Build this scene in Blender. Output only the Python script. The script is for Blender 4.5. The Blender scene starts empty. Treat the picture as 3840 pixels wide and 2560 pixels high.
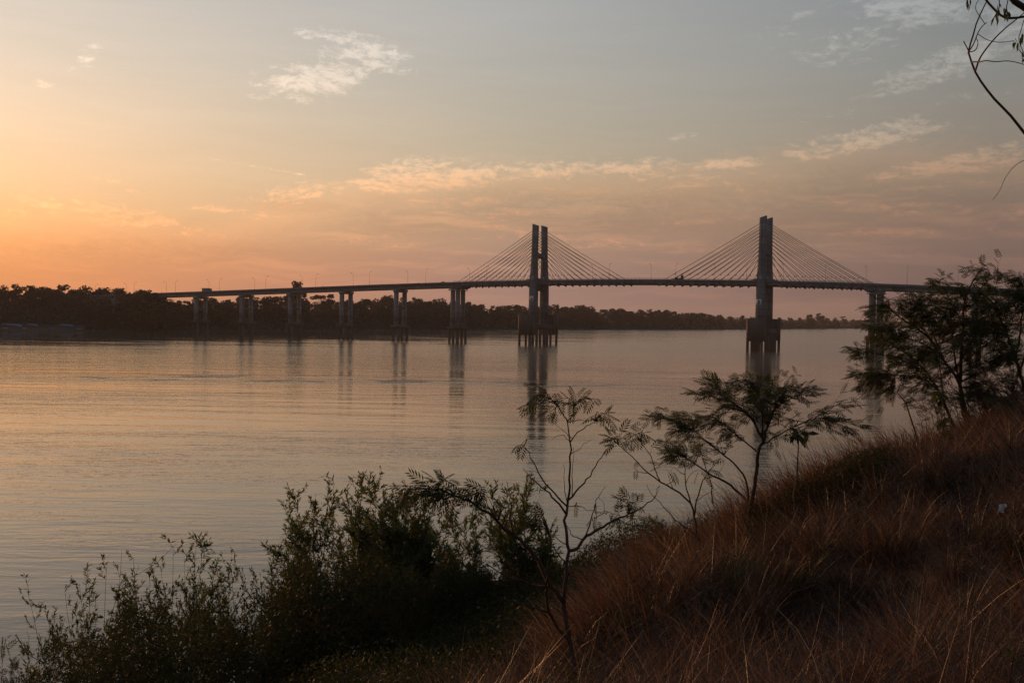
import bpy, math, random
import numpy as np
from mathutils import Vector, Matrix, Euler

RNG = np.random.default_rng(7)
random.seed(7)
sc = bpy.context.scene
COL = sc.collection

# ------------------------------------------------------------------ camera model (photo pixels 3840 x 2560)
FOC = 3733.0
CAM = np.array([0.0, 0.0, 18.5])
PITCH = math.atan(104 / FOC)
ROLL = math.atan(0.016)
_f = np.array([0, math.cos(PITCH), -math.sin(PITCH)])
_r0 = np.array([1.0, 0, 0]); _u0 = np.array([0, math.sin(PITCH), math.cos(PITCH)])
_r = _r0 * math.cos(ROLL) + _u0 * math.sin(ROLL)
_u = _u0 * math.cos(ROLL) - _r0 * math.sin(ROLL)

def ray(x, y): return _f + _r * (x - 1920) / FOC + _u * (1280 - y) / FOC
def on_level(x, y, z=0.0):
    d = ray(x, y); return CAM + d * (z - CAM[2]) / d[2]
def at_depth(x, y, Y):
    d = ray(x, y); return CAM + d * Y / d[1]
def nrm(v): return v / (np.linalg.norm(v, axis=-1, keepdims=True) + 1e-12)
def s2l(c):
    c = np.array(c, float) / 255
    return tuple(np.where(c <= 0.04045, c / 12.92, ((c + 0.055) / 1.055) ** 2.4))

# ------------------------------------------------------------------ object helpers
def empty(name, loc=(0, 0, 0), rz=0.0):
    o = bpy.data.objects.new(name, None); COL.objects.link(o)
    o.location = Vector([float(a) for a in loc]); o.rotation_euler = (0, 0, rz)
    o.empty_display_size = 0.3
    return o
def tag(o, label, cat, group=None, kind=None):
    if label: o['label'] = label
    if cat: o['category'] = cat
    if group: o['group'] = group
    if kind: o['kind'] = kind
    return o

class MB:
    """collects polygons and turns them into one mesh object"""
    def __init__(self): self.v = []; self.f = {}; self.n = 0; self.c = []
    def add(self, v, f, col=None):
        v = np.asarray(v, float).reshape(-1, 3); f = np.asarray(f, int)
        if f.ndim == 1: f = f[None]
        self.f.setdefault(f.shape[1], []).append(f + self.n)
        self.v.append(v); self.n += len(v)
        if col is not None: self.c.append(np.broadcast_to(np.asarray(col, float), (len(v), 3)))
    def box(self, lo, hi, fr=None):
        lo = np.array(lo, float); hi = np.array(hi, float)
        v = np.array([[(lo, hi)[i][0], (lo, hi)[j][1], (lo, hi)[k][2]] for k in (0, 1) for j in (0, 1) for i in (0, 1)])
        if fr is not None: v = fr(v)
        self.add(v, [[0, 2, 3, 1], [4, 5, 7, 6], [0, 1, 5, 4], [2, 6, 7, 3], [0, 4, 6, 2], [1, 3, 7, 5]])
    def loft(self, rings, cap=True):
        rings = [np.asarray(r, float) for r in rings]; n = len(rings[0])
        v = np.concatenate(rings); q = []
        for k in range(len(rings) - 1):
            for i in range(n):
                j = (i + 1) % n
                q.append([k * n + i, k * n + j, (k + 1) * n + j, (k + 1) * n + i])
        base = self.n
        self.add(v, q)
        if cap:
            self.f.setdefault(n, []).append(np.array([list(range(n))[::-1]]) + base)
            self.f.setdefault(n, []).append(np.array([list(range((len(rings) - 1) * n, len(rings) * n))]) + base)
    def tube(self, pts, rad, n=6):
        pts = np.asarray(pts, float); m = len(pts)
        rad = np.broadcast_to(np.asarray(rad, float), (m,))
        t = nrm(np.gradient(pts, axis=0)); rings = []
        a = np.array([0, 0, 1.0]) if abs(t[0][2]) < 0.9 else np.array([1.0, 0, 0])
        x = nrm(np.cross(a, t[0]))
        th = np.arange(n) * 2 * math.pi / n
        for i in range(m):
            x = nrm(x - t[i] * (x @ t[i])); y = np.cross(t[i], x)
            rings.append(pts[i] + rad[i] * (np.cos(th)[:, None] * x + np.sin(th)[:, None] * y))
        self.loft(rings)
    def cyl(self, p0, p1, r0, r1=None, n=12):
        self.tube([p0, p1], [r0, r0 if r1 is None else r1], n)
    def build(self, name, m, parent=None, smooth=False):
        me = bpy.data.meshes.new(name)
        v = np.concatenate(self.v).astype(np.float32)
        me.vertices.add(len(v)); me.vertices.foreach_set('co', v.ravel())
        loops = []; starts = []; tot = []; s = 0
        for k, fl in self.f.items():
            a = np.concatenate(fl); loops.append(a.ravel())
            starts.append(s + np.arange(len(a)) * k); tot.append(np.full(len(a), k)); s += a.size
        loops = np.concatenate(loops).astype(np.int32); starts = np.concatenate(starts).astype(np.int32)
        me.loops.add(len(loops)); me.loops.foreach_set('vertex_index', loops)
        me.polygons.add(len(starts)); me.polygons.foreach_set('loop_start', starts)
        me.polygons.foreach_set('loop_total', np.concatenate(tot).astype(np.int32))
        if smooth: me.polygons.foreach_set('use_smooth', np.ones(len(starts), bool))
        me.update(calc_edges=True); me.validate()
        if self.c:
            a = me.attributes.new('tint', 'FLOAT_COLOR', 'POINT')
            c = np.concatenate(self.c); c = np.concatenate([c, np.ones((len(c), 1))], 1)
            a.data.foreach_set('color', c.astype(np.float32).ravel())
        me.materials.append(m)
        o = bpy.data.objects.new(name, me); COL.objects.link(o)
        if parent is not None: o.parent = parent
        return o

def copy_tree(root, loc, rz=0.0, scale=None):
    r = root.copy(); COL.objects.link(r); r.location = Vector([float(a) for a in loc]); r.rotation_euler = (0, 0, rz)
    if scale is not None: r.scale = scale
    for ch in list(root.children):
        c = ch.copy(); COL.objects.link(c); c.parent = r
        for g in list(ch.children):
            d = g.copy(); COL.objects.link(d); d.parent = c
    return r

# ------------------------------------------------------------------ materials
def new_mat(name):
    m = bpy.data.materials.new(name); m.use_nodes = True
    nt = m.node_tree; nt.nodes.clear()
    out = nt.nodes.new('ShaderNodeOutputMaterial')
    return m, nt, out
def N(nt, typ, **kw):
    n = nt.nodes.new(typ)
    for k, v in kw.items():
        if k == 'ins':
            for kk, vv in v.items():
                if isinstance(vv, bpy.types.NodeSocket): nt.links.new(vv, n.inputs[kk])
                else: n.inputs[kk].default_value = vv
        else: setattr(n, k, v)
    return n
def ramp(nt, fac, stops):
    r = nt.nodes.new('ShaderNodeValToRGB'); nt.links.new(fac, r.inputs[0])
    e = r.color_ramp.elements
    while len(e) > 1: e.remove(e[-1])
    e[0].position = stops[0][0]; e[0].color = (*stops[0][1], 1)
    for p, c in stops[1:]:
        q = e.new(p); q.color = (*c, 1)
    return r.outputs[0]

def solid(name, c1, c2, scale=1.0, rough=0.85, stretch=(1, 1, 1), metal=0.0, bump=0.0, spec=0.3):
    m, nt, out = new_mat(name)
    tc = N(nt, 'ShaderNodeTexCoord')
    mp = N(nt, 'ShaderNodeMapping', ins={'Vector': tc.outputs['Object'], 'Scale': stretch})
    no = N(nt, 'ShaderNodeTexNoise', ins={'Vector': mp.outputs[0], 'Scale': scale, 'Detail': 6.0, 'Roughness': 0.6})
    col = ramp(nt, no.outputs[0], [(0.3, c1), (0.7, c2)])
    b = N(nt, 'ShaderNodeBsdfPrincipled', ins={'Base Color': col, 'Roughness': rough, 'Metallic': metal})
    b.inputs['Specular IOR Level'].default_value = spec
    if bump:
        bp = N(nt, 'ShaderNodeBump', ins={'Height': no.outputs[0], 'Strength': 0.6, 'Distance': bump})
        nt.links.new(bp.outputs[0], b.inputs['Normal'])
    nt.links.new(b.outputs[0], out.inputs[0])
    return m

def jointed(name, c1, c2, every):
    m = solid(name, c1, c2, 0.4, 0.9, (1, 1, 0.25), bump=0.05); nt = m.node_tree
    b = [n for n in nt.nodes if n.type == 'BSDF_PRINCIPLED'][0]; src = b.inputs['Base Color'].links[0].from_socket
    tc = N(nt, 'ShaderNodeTexCoord'); sp = N(nt, 'ShaderNodeSeparateXYZ', ins={0: tc.outputs['Object']})
    fr = N(nt, 'ShaderNodeMath', operation='PINGPONG', ins={0: sp.outputs['Z'], 1: every / 2}).outputs[0]
    ln = N(nt, 'ShaderNodeMapRange', ins={0: fr, 1: 0.05, 2: 0.22, 3: 0.62, 4: 1.0}).outputs[0]
    st = N(nt, 'ShaderNodeTexNoise', ins={'Vector': N(nt, 'ShaderNodeMapping', ins={'Vector': tc.outputs['Object'], 'Scale': (1.2, 1.2, 0.06)}).outputs[0], 'Scale': 1.0, 'Detail': 5.0})
    sk = N(nt, 'ShaderNodeMapRange', ins={0: st.outputs[0], 1: 0.42, 2: 0.68, 3: 1.0, 4: 0.55}).outputs[0]
    # each pour has its own grey
    fl = N(nt, 'ShaderNodeMath', operation='FLOOR', ins={0: N(nt, 'ShaderNodeMath', operation='DIVIDE', ins={0: sp.outputs['Z'], 1: every}).outputs[0]}).outputs[0]
    wn = N(nt, 'ShaderNodeTexWhiteNoise', noise_dimensions='1D', ins={'W': fl}); pv = N(nt, 'ShaderNodeMapRange', ins={0: wn.outputs[0], 3: 0.78, 4: 1.15}).outputs[0]
    k = N(nt, 'ShaderNodeMath', operation='MULTIPLY', ins={0: N(nt, 'ShaderNodeMath', operation='MULTIPLY', ins={0: ln, 1: sk}).outputs[0], 1: pv}).outputs[0]
    c = N(nt, 'ShaderNodeVectorMath', operation='SCALE', ins={0: src, 'Scale': k}).outputs[0]
    nt.links.new(c, b.inputs['Base Color']); return m

def leafmat(name, c1, c2, scale=1.5, trans=0.35, tint=False, rough=0.6, spec=0.2):
    m, nt, out = new_mat(name)
    if tint:
        at = N(nt, 'ShaderNodeAttribute', attribute_name='tint'); col = at.outputs['Color']
    else:
        tc = N(nt, 'ShaderNodeTexCoord')
        no = N(nt, 'ShaderNodeTexNoise', ins={'Vector': tc.outputs['Object'], 'Scale': scale, 'Detail': 4.0})
        col = ramp(nt, no.outputs[0], [(0.35, c1), (0.68, c2)])
    b = N(nt, 'ShaderNodeBsdfPrincipled', ins={'Base Color': col, 'Roughness': rough})
    b.inputs['Specular IOR Level'].default_value = spec
    t = N(nt, 'ShaderNodeBsdfTranslucent', ins={'Color': col})
    mx = N(nt, 'ShaderNodeMixShader', ins={0: trans, 1: b.outputs[0], 2: t.outputs[0]})
    nt.links.new(mx.outputs[0], out.inputs[0])
    return m

M = {}
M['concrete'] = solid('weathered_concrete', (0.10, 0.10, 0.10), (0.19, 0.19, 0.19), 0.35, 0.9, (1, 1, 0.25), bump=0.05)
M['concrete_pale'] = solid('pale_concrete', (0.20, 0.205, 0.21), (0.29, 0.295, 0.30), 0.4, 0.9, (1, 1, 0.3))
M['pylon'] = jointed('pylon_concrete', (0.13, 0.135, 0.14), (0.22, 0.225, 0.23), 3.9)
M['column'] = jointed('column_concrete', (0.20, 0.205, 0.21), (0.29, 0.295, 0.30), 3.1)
M['concrete_wet'] = solid('stained_concrete', (0.06, 0.046, 0.038), (0.14, 0.108, 0.088), 0.5, 0.9, (1, 1, 0.2), bump=0.05)
M['asphalt'] = solid('asphalt', (0.04, 0.04, 0.042), (0.06, 0.06, 0.06), 3.0, 0.9)
M['cable'] = solid('cable_sheath', (0.05, 0.045, 0.04), (0.08, 0.07, 0.06), 1.0, 0.6)
M['steel'] = solid('galvanised_steel', (0.10, 0.10, 0.10), (0.16, 0.16, 0.16), 2.0, 0.5, metal=0.3)
M['white'] = solid('white_paint', (0.62, 0.62, 0.60), (0.75, 0.75, 0.73), 1.0, 0.5)
M['grey_paint'] = solid('grey_paint', (0.20, 0.20, 0.20), (0.28, 0.28, 0.28), 1.0, 0.5)
M['red'] = solid('red_paint', (0.42, 0.03, 0.03), (0.5, 0.05, 0.04), 1.0, 0.5)
M['green_paint'] = solid('green_paint', (0.01, 0.16, 0.12), (0.02, 0.2, 0.15), 1.0, 0.5)
M['dark'] = solid('dark_paint', (0.02, 0.02, 0.022), (0.035, 0.035, 0.035), 1.0, 0.5)
M['rubber'] = solid('rubber', (0.015, 0.015, 0.015), (0.03, 0.03, 0.03), 4.0, 0.8)
M['glass'] = solid('dark_window_glass', (0.02, 0.025, 0.03), (0.03, 0.035, 0.04), 1.0, 0.1, spec=0.6)
M['blue_roof'] = solid('blue_roof_sheet', (0.08, 0.12, 0.20), (0.17, 0.21, 0.28), 0.6, 0.55)
M['grey_roof'] = solid('grey_roof_sheet', (0.22, 0.22, 0.22), (0.4, 0.4, 0.38), 0.6, 0.6)
M['timber'] = solid('weathered_timber', (0.09, 0.065, 0.045), (0.17, 0.12, 0.08), 1.5, 0.85)
M['cloth'] = solid('dark_cloth', (0.05, 0.05, 0.06), (0.09, 0.08, 0.08), 4.0, 0.9)
M['skin'] = solid('skin', (0.2, 0.11, 0.07), (0.26, 0.15, 0.1), 4.0, 0.6)
M['bark'] = solid('brown_bark', (0.045, 0.024, 0.016), (0.105, 0.058, 0.038), 12.0, 0.9, (1, 1, 0.2), bump=0.01)
M['bark_far'] = solid('grey_bark', (0.05, 0.04, 0.032), (0.09, 0.07, 0.055), 1.0, 0.95)
M['green_stem'] = solid('green_stem', (0.06, 0.065, 0.035), (0.11, 0.105, 0.055), 8.0, 0.8)
M['leaf_far'] = leafmat('far_foliage', (0.032, 0.033, 0.017), (0.065, 0.06, 0.032), 0.35, 0.2)
M['leaf_far_warm'] = leafmat('far_foliage_warm', (0.045, 0.036, 0.02), (0.08, 0.064, 0.034), 0.3, 0.2)
M['leaf_acacia'] = leafmat('feathery_foliage', (0.04, 0.05, 0.016), (0.085, 0.092, 0.03), 2.0, 0.4, spec=0.06)
M['leaf_willow'] = leafmat('willow_foliage', (0.07, 0.09, 0.026), (0.16, 0.175, 0.06), 1.5, 0.45, spec=0.06)
M['leaf_broad'] = leafmat('broad_foliage', (0.035, 0.047, 0.014), (0.08, 0.085, 0.026), 3.0, 0.4, spec=0.08)
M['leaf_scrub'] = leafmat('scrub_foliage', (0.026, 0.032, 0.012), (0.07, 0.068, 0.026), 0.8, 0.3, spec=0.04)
M['leaf_yellow'] = leafmat('yellowed_leaf', (0.26, 0.17, 0.03), (0.34, 0.24, 0.05), 5.0, 0.45)
M['grass'] = leafmat('dry_grass', (0, 0, 0), (0, 0, 0), trans=0.35, tint=True, rough=0.45, spec=0.35)
M['paper'] = solid('white_paper', (0.6, 0.6, 0.62), (0.72, 0.72, 0.72), 10.0, 0.8)

# soil of the near bank and of the far bank
M['soil'] = solid('dry_soil', (0.02, 0.013, 0.009), (0.05, 0.033, 0.023), 1.3, 0.95, bump=0.15)
M['path'] = solid('trodden_earth', (0.16, 0.13, 0.105), (0.22, 0.18, 0.15), 3.0, 0.95, bump=0.03)
def far_bank_mat():
    m, nt, out = new_mat('river_mud_and_scrub')
    g = N(nt, 'ShaderNodeNewGeometry'); sp = N(nt, 'ShaderNodeSeparateXYZ', ins={0: g.outputs['Position']})
    no = N(nt, 'ShaderNodeTexNoise', ins={'Vector': g.outputs['Position'], 'Scale': 0.05, 'Detail': 6.0})
    h = N(nt, 'ShaderNodeMath', operation='MULTIPLY_ADD', ins={0: no.outputs[0], 1: 5.0, 2: sp.outputs['Z']})
    mr = N(nt, 'ShaderNodeMapRange', ins={0: h.outputs[0], 1: 1.5, 2: 6.0})
    col = ramp(nt, mr.outputs[0], [(0, (0.055, 0.042, 0.032)), (0.5, (0.05, 0.04, 0.028)), (0.8, (0.035, 0.03, 0.018)), (1, (0.03, 0.028, 0.016))])
    b = N(nt, 'ShaderNodeBsdfPrincipled', ins={'Base Color': col, 'Roughness': 0.95})
    nt.links.new(b.outputs[0], out.inputs[0]); return m
M['far_bank'] = far_bank_mat()

def water_mat():
    m, nt, out = new_mat('river_water')
    L = nt.links.new
    g = N(nt, 'ShaderNodeNewGeometry'); pos = g.outputs['Position']
    def noise(scl, rot, scale, detail, rough=0.55, dist=0.0):
        mp = N(nt, 'ShaderNodeMapping', ins={'Vector': pos, 'Rotation': (0, 0, rot), 'Scale': scl})
        return N(nt, 'ShaderNodeTexNoise', ins={'Vector': mp.outputs[0], 'Scale': scale, 'Detail': detail, 'Roughness': rough, 'Distortion': dist}).outputs[0]
    def math2(op, a, b, c=None):
        ins = {0: a, 1: b}
        if c is not None: ins[2] = c
        return N(nt, 'ShaderNodeMath', operation=op, ins=ins).outputs[0]
    chop = noise((0.34, 1.0, 1), math.radians(-14), 0.85, 3.0, 0.5, 0.3)
    fine = noise((0.5, 1.0, 1), math.radians(9), 3.2, 2.0)
    swell = noise((0.25, 1.0, 1), math.radians(-5), 0.16, 2.0, 0.5, 0.4)
    # long patches of calm and ruffled water
    patch = noise((0.22, 1.0, 1), math.radians(6), 0.016, 4.0, 0.6, 0.9)
    pm = N(nt, 'ShaderNodeMapRange', interpolation_type='SMOOTHSTEP', ins={0: patch, 1: 0.36, 2: 0.66, 3: 0.45, 4: 1.3}).outputs[0]
    # a boat's old wake: long low waves about 12 m apart
    mpw = N(nt, 'ShaderNodeMapping', ins={'Vector': pos, 'Rotation': (0, 0, math.radians(3.5))})
    sp = N(nt, 'ShaderNodeSeparateXYZ', ins={0: mpw.outputs[0]})
    bend = noise((1, 1, 1), 0.0, 0.012, 2.0)
    ph = math2('MULTIPLY_ADD', bend, 34.0, sp.outputs['Y'])
    xx = math2('ADD', sp.outputs['X'], 40.0)
    ph = math2('ADD', ph, math2('MULTIPLY', math2('MULTIPLY', xx, xx), -0.0006))
    wk = N(nt, 'ShaderNodeMath', operation='SINE', ins={0: math2('MULTIPLY', ph, 2 * math.pi / 11.5)}).outputs[0]
    mpm = N(nt, 'ShaderNodeMapping', vector_type='TEXTURE', ins={'Vector': pos, 'Location': (-30, 175, 0), 'Scale': (120, 95, 1)})
    ln = N(nt, 'ShaderNodeVectorMath', operation='LENGTH', ins={0: mpm.outputs[0]}).outputs['Value']
    msk = N(nt, 'ShaderNodeMapRange', interpolation_type='SMOOTHSTEP', ins={0: ln, 1: 0.25, 2: 1.0, 3: 1.0, 4: 0.0}).outputs[0]
    wk = math2('MULTIPLY', wk, math2('MULTIPLY', msk, 0.012))
    h = math2('MULTIPLY', chop, 0.062)
    h = math2('MULTIPLY_ADD', fine, 0.015, h)
    # sheltered calm water along the wooded left bank
    mps = N(nt, 'ShaderNodeMapping', vector_type='TEXTURE', ins={'Vector': pos, 'Location': (-330, 720, 0), 'Rotation': (0, 0, math.radians(35)), 'Scale': (620, 330, 1)})
    sh = N(nt, 'ShaderNodeVectorMath', operation='LENGTH', ins={0: mps.outputs[0]}).outputs['Value']
    shn = math2('ADD', sh, math2('MULTIPLY_ADD', noise((0.2, 1, 1), 0.05, 0.05, 4.0), 1.5, -0.75))
    calm = N(nt, 'ShaderNodeMapRange', interpolation_type='SMOOTHSTEP', ins={0: shn, 1: 0.30, 2: 1.12, 3: 0.2, 4: 1.0}).outputs[0]
    p2 = noise((0.11, 1.0, 1), math.radians(2), 0.17, 4.0, 0.65, 0.5)
    p2 = N(nt, 'ShaderNodeMapRange', interpolation_type='SMOOTHSTEP', ins={0: p2, 1: 0.36, 2: 0.64, 3: 0.7, 4: 1.2}).outputs[0]
    h = math2('MULTIPLY', h, math2('MULTIPLY', math2('MULTIPLY', pm, p2), calm))
    h = math2('MULTIPLY_ADD', swell, 0.10, h)
    h = math2('ADD', h, wk)
    # a narrow wind-ruffled streak across the river
    sp2 = N(nt, 'ShaderNodeSeparateXYZ', ins={0: pos})
    yy = math2('ADD', sp2.outputs['Y'], math2('MULTIPLY_ADD', noise((1, 1, 1), 0, 0.03, 3.0), 60.0, -30.0))
    bd = N(nt, 'ShaderNodeMapRange', interpolation_type='SMOOTHSTEP', ins={0: N(nt, 'ShaderNodeMath', operation='ABSOLUTE', ins={0: math2('ADD', yy, -262.0)}).outputs[0], 1: 1.0, 2: 10.0, 3: 1.0, 4: 0.0}).outputs[0]
    bl = N(nt, 'ShaderNodeMapRange', ins={0: noise((0.6, 1, 1), 0, 0.07, 3.0), 1: 0.5, 2: 0.6}).outputs[0]
    h = math2('MULTIPLY_ADD', noise((1, 1, 1), 0.2, 2.0, 2.0), math2('MULTIPLY', math2('MULTIPLY', bd, bl), 0.22), h)
    # the open middle of the river is finely wind-ruffled, the sheltered edges are glassy
    far = N(nt, 'ShaderNodeMapRange', interpolation_type='SMOOTHSTEP', ins={0: sp2.outputs['Y'], 1: 230.0, 2: 560.0, 3: 0.06, 4: 0.20}).outputs[0]
    rgh = math2('MULTIPLY', far, calm)
    bp = N(nt, 'ShaderNodeBump', ins={'Height': h, 'Strength': 1.0, 'Distance': 1.0})
    b = N(nt, 'ShaderNodeBsdfPrincipled', ins={'Base Color': (0.15, 0.106, 0.062, 1), 'Roughness': rgh, 'IOR': 1.42, 'Normal': bp.outputs[0]})
    L(b.outputs[0], out.inputs[0]); return m
M['water'] = water_mat()

# ------------------------------------------------------------------ world: dusk sky with thin clouds, sun
SUN_AZ, SUN_EL = math.radians(-31.5), math.radians(4.5)     # azimuth from +Y, negative is left
def build_world():
    w = bpy.data.worlds.new('World'); sc.world = w; w.use_nodes = True
    nt = w.node_tree; nt.nodes.clear(); L = nt.links.new
    out = N(nt, 'ShaderNodeOutputWorld'); bg = N(nt, 'ShaderNodeBackground')
    def m2(op, a, b=None, c=None):
        ins = {0: a}
        if b is not None: ins[1] = b
        if c is not None: ins[2] = c
        return N(nt, 'ShaderNodeMath', operation=op, ins=ins).outputs[0]
    tc = N(nt, 'ShaderNodeTexCoord')
    nv = N(nt, 'ShaderNodeVectorMath', operation='NORMALIZE', ins={0: tc.outputs['Generated']}).outputs[0]
    sp = N(nt, 'ShaderNodeSeparateXYZ', ins={0: nv}); X, Y, Z = sp.outputs
    az = m2('ARCTAN2', X, Y); el = m2('ARCSINE', Z)
    hl = m2('SQRT', m2('ADD', m2('ADD', m2('MULTIPLY', X, X), m2('MULTIPLY', Y, Y)), 1e-6))
    sd = m2('DIVIDE', m2('ADD', m2('MULTIPLY', X, math.sin(SUN_AZ)), m2('MULTIPLY', Y, math.cos(SUN_AZ))), hl)
    diff = m2('ARCCOSINE', m2('MINIMUM', m2('MAXIMUM', sd, -0.99999), 0.99999))
    t = m2('DIVIDE', m2('MAXIMUM', el, 0.0), math.radians(90))
    t = m2('SQRT', t)                       # spread the low sky over the ramp
    def st(lst): return [(math.sqrt(max(e, 0) / 90), s2l(c)) for e, c in lst]
    A = ramp(nt, t, st(SKY_A)); B = ramp(nt, t, st(SKY_B)); C = ramp(nt, t, st(SKY_C)); D = ramp(nt, t, st(SKY_D))
    def mix(f, a, b): 
        n = N(nt, 'ShaderNodeMix', data_type='RGBA'); L(f, n.inputs[0]); L(a, n.inputs[6]); L(b, n.inputs[7]); return n.outputs[2]
    def mr(v, a, b, interp='LINEAR'): return N(nt, 'ShaderNodeMapRange', interpolation_type=interp, ins={0: v, 1: a, 2: b}).outputs[0]
    col = mix(mr(diff, math.radians(4), math.radians(31)), A, B)
    col = mix(mr(diff, math.radians(31), math.radians(57)), col, C)
    col = mix(mr(diff, math.radians(57), math.radians(150)), col, D)
    sky = N(nt, 'ShaderNodeTexSky', sky_type='NISHITA'); sky.sun_disc = False
    sky.sun_elevation = SUN_EL; sky.sun_rotation = SUN_AZ; sky.dust_density = 4.0; sky.air_density = 1.5; sky.altitude = 50
    nis = N(nt, 'ShaderNodeVectorMath', operation='SCALE', ins={0: sky.outputs[0], 'Scale': 0.06}).outputs[0]
    n = N(nt, 'ShaderNodeMix', data_type='RGBA', ins={0: 0.1, 6: col, 7: nis}); col = n.outputs[2]
    # clouds
    ae = N(nt, 'ShaderNodeCombineXYZ', ins={0: az, 1: el}).outputs[0]
    def blobs(lst):
        tot = None
        for px, py, rx, ry, rot, wgt in lst:
            d = ray(px, py); a0 = math.atan2(d[0], d[1]); e0 = math.atan2(d[2], math.hypot(d[0], d[1]))
            mp = N(nt, 'ShaderNodeMapping', vector_type='TEXTURE', ins={'Vector': ae, 'Location': (a0, e0, 0), 'Rotation': (0, 0, math.radians(rot)), 'Scale': (rx / FOC, ry / FOC, 1)})
            ln = N(nt, 'ShaderNodeVectorMath', operation='LENGTH', ins={0: mp.outputs[0]}).outputs['Value']
            v = N(nt, 'ShaderNodeMapRange', interpolation_type='SMOOTHSTEP', ins={0: ln, 1: 0.22, 2: 1.0, 3: wgt, 4: 0.0}).outputs[0]
            tot = v if tot is None else m2('MAXIMUM', tot, v)
        return tot
    warp = N(nt, 'ShaderNodeTexNoise', ins={'Vector': ae, 'Scale': 14.0, 'Detail': 3.0})
    aw = N(nt, 'ShaderNodeVectorMath', operation='MULTIPLY_ADD', ins={0: warp.outputs['Color'], 1: (0.05, 0.02, 0), 2: ae}).outputs[0]
    def cn(rot, scl, scale, detail, rough):
        mp = N(nt, 'ShaderNodeMapping', ins={'Vector': aw, 'Rotation': (0, 0, math.radians(rot)), 'Scale': scl})
        return N(nt, 'ShaderNodeTexNoise', ins={'Vector': mp.outputs[0], 'Scale': scale, 'Detail': detail, 'Roughness': rough}).outputs[0]
    puff = cn(0, (1.0, 2.2, 1), 75.0, 9.0, 0.7)
    wisp = cn(-14, (0.6, 3.6, 1), 24.0, 8.0, 0.62)
    nz = m2('ADD', m2('MULTIPLY', puff, 0.6), m2('MULTIPLY', wisp, 0.4))
    mask = blobs(CLOUD_LIGHT)
    n2 = m2('MULTIPLY_ADD', nz, 4.6, -1.75)
    d0 = m2('ADD', n2, m2('MULTIPLY_ADD', mask, 0.95, -0.95))
    dl = N(nt, 'ShaderNodeMapRange', interpolation_type='SMOOTHSTEP', ins={0: d0, 1: 0.0, 2: 0.85}).outputs[0]
    dl = m2('MULTIPLY', dl, N(nt, 'ShaderNodeMapRange', ins={0: mask, 1: 0.02, 2: 0.55}).outputs[0])
    dk = blobs(CLOUD_DARK)
    dk = m2('MULTIPLY', dk, N(nt, 'ShaderNodeMapRange', interpolation_type='SMOOTHSTEP', ins={0: nz, 1: 0.35, 2: 0.62, 3: 0.35, 4: 1.0}).outputs[0])
    vl = cn(-3, (0.3, 4.0, 1), 12.0, 7.0, 0.62)
    vl = N(nt, 'ShaderNodeMapRange', ins={0: vl, 1: 0.32, 2: 0.68, 3: 0.975, 4: 1.025}).outputs[0]
    lit = N(nt, 'ShaderNodeMix', data_type='RGBA', ins={0: N(nt, 'ShaderNodeMapRange', ins={0: el, 1: 0.11, 2: 0.20}).outputs[0], 6: (1.42, 1.22, 1.10, 1), 7: (1.48, 1.41, 1.38, 1)}).outputs[2]
    tint = N(nt, 'ShaderNodeMix', data_type='RGBA', ins={0: dl, 6: (1, 1, 1, 1), 7: lit}).outputs[2]
    shad = N(nt, 'ShaderNodeMix', data_type='RGBA', ins={0: dk, 6: (1, 1, 1, 1), 7: (0.86, 0.825, 0.82, 1)}).outputs[2]
    # a broad layered bank: bright ragged upper edge, mauve-grey veil below it
    def azel(px, py):
        d = ray(px, py); return math.atan2(d[0], d[1]), math.atan2(d[2], math.hypot(d[0], d[1]))
    fa = N(nt, 'ShaderNodeMapRange', ins={0: az, 1: -0.60, 2: 0.60}).outputs[0]
    edge = N(nt, 'ShaderNodeValToRGB'); L(fa, edge.inputs[0]); edge.color_ramp.interpolation = 'B_SPLINE'
    e_ = edge.color_ramp.elements
    while len(e_) > 1: e_.remove(e_[-1])
    for i, (x_, y_, w_) in enumerate(BANK):
        a_, q_ = azel(x_, y_); p_ = (a_ + 0.60) / 1.20
        el_ = e_[0] if i == 0 else e_.new(p_)
        el_.position = p_; el_.color = (q_ / 0.3, w_, 0, 1)
    ec = N(nt, 'ShaderNodeSeparateColor', ins={0: edge.outputs[0]})
    big = cn(0, (0.5, 1.6, 1), 9.0, 5.0, 0.6)
    ed = m2('MULTIPLY', ec.outputs[0], 0.3)
    ed = m2('ADD', ed, m2('MULTIPLY_ADD', puff, 0.050, -0.025)); ed = m2('ADD', ed, m2('MULTIPLY_ADD', big, 0.06, -0.03))
    dlt = m2('SUBTRACT', ed, el)
    inside = N(nt, 'ShaderNodeMapRange', interpolation_type='SMOOTHSTEP', ins={0: dlt, 1: -0.012, 2: 0.026}).outputs[0]
    inside = m2('MULTIPLY', inside, ec.outputs[1])
    rim = m2('MULTIPLY', inside, N(nt, 'ShaderNodeMapRange', interpolation_type='SMOOTHSTEP', ins={0: dlt, 1: 0.006, 2: 0.060, 3: 1.0, 4: 0.0}).outputs[0])
    stre = N(nt, 'ShaderNodeMapRange', interpolation_type='SMOOTHSTEP', ins={0: cn(2, (0.34, 3.4, 1), 20.0, 7.0, 0.6), 1: 0.46, 2: 0.66}).outputs[0]
    rim = m2('MAXIMUM', rim, m2('MULTIPLY', m2('MULTIPLY', inside, stre), 0.8))
    veil = N(nt, 'ShaderNodeMix', data_type='RGBA', ins={0: inside, 6: (1, 1, 1, 1), 7: (0.94, 0.91, 0.905, 1)}).outputs[2]
    glow = N(nt, 'ShaderNodeMix', data_type='RGBA', ins={0: m2('MULTIPLY', rim, 0.95), 6: (1, 1, 1, 1), 7: (1.32, 1.20, 1.10, 1)}).outputs[2]
    col = N(nt, 'ShaderNodeVectorMath', operation='MULTIPLY', ins={0: col, 1: veil}).outputs[0]
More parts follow.
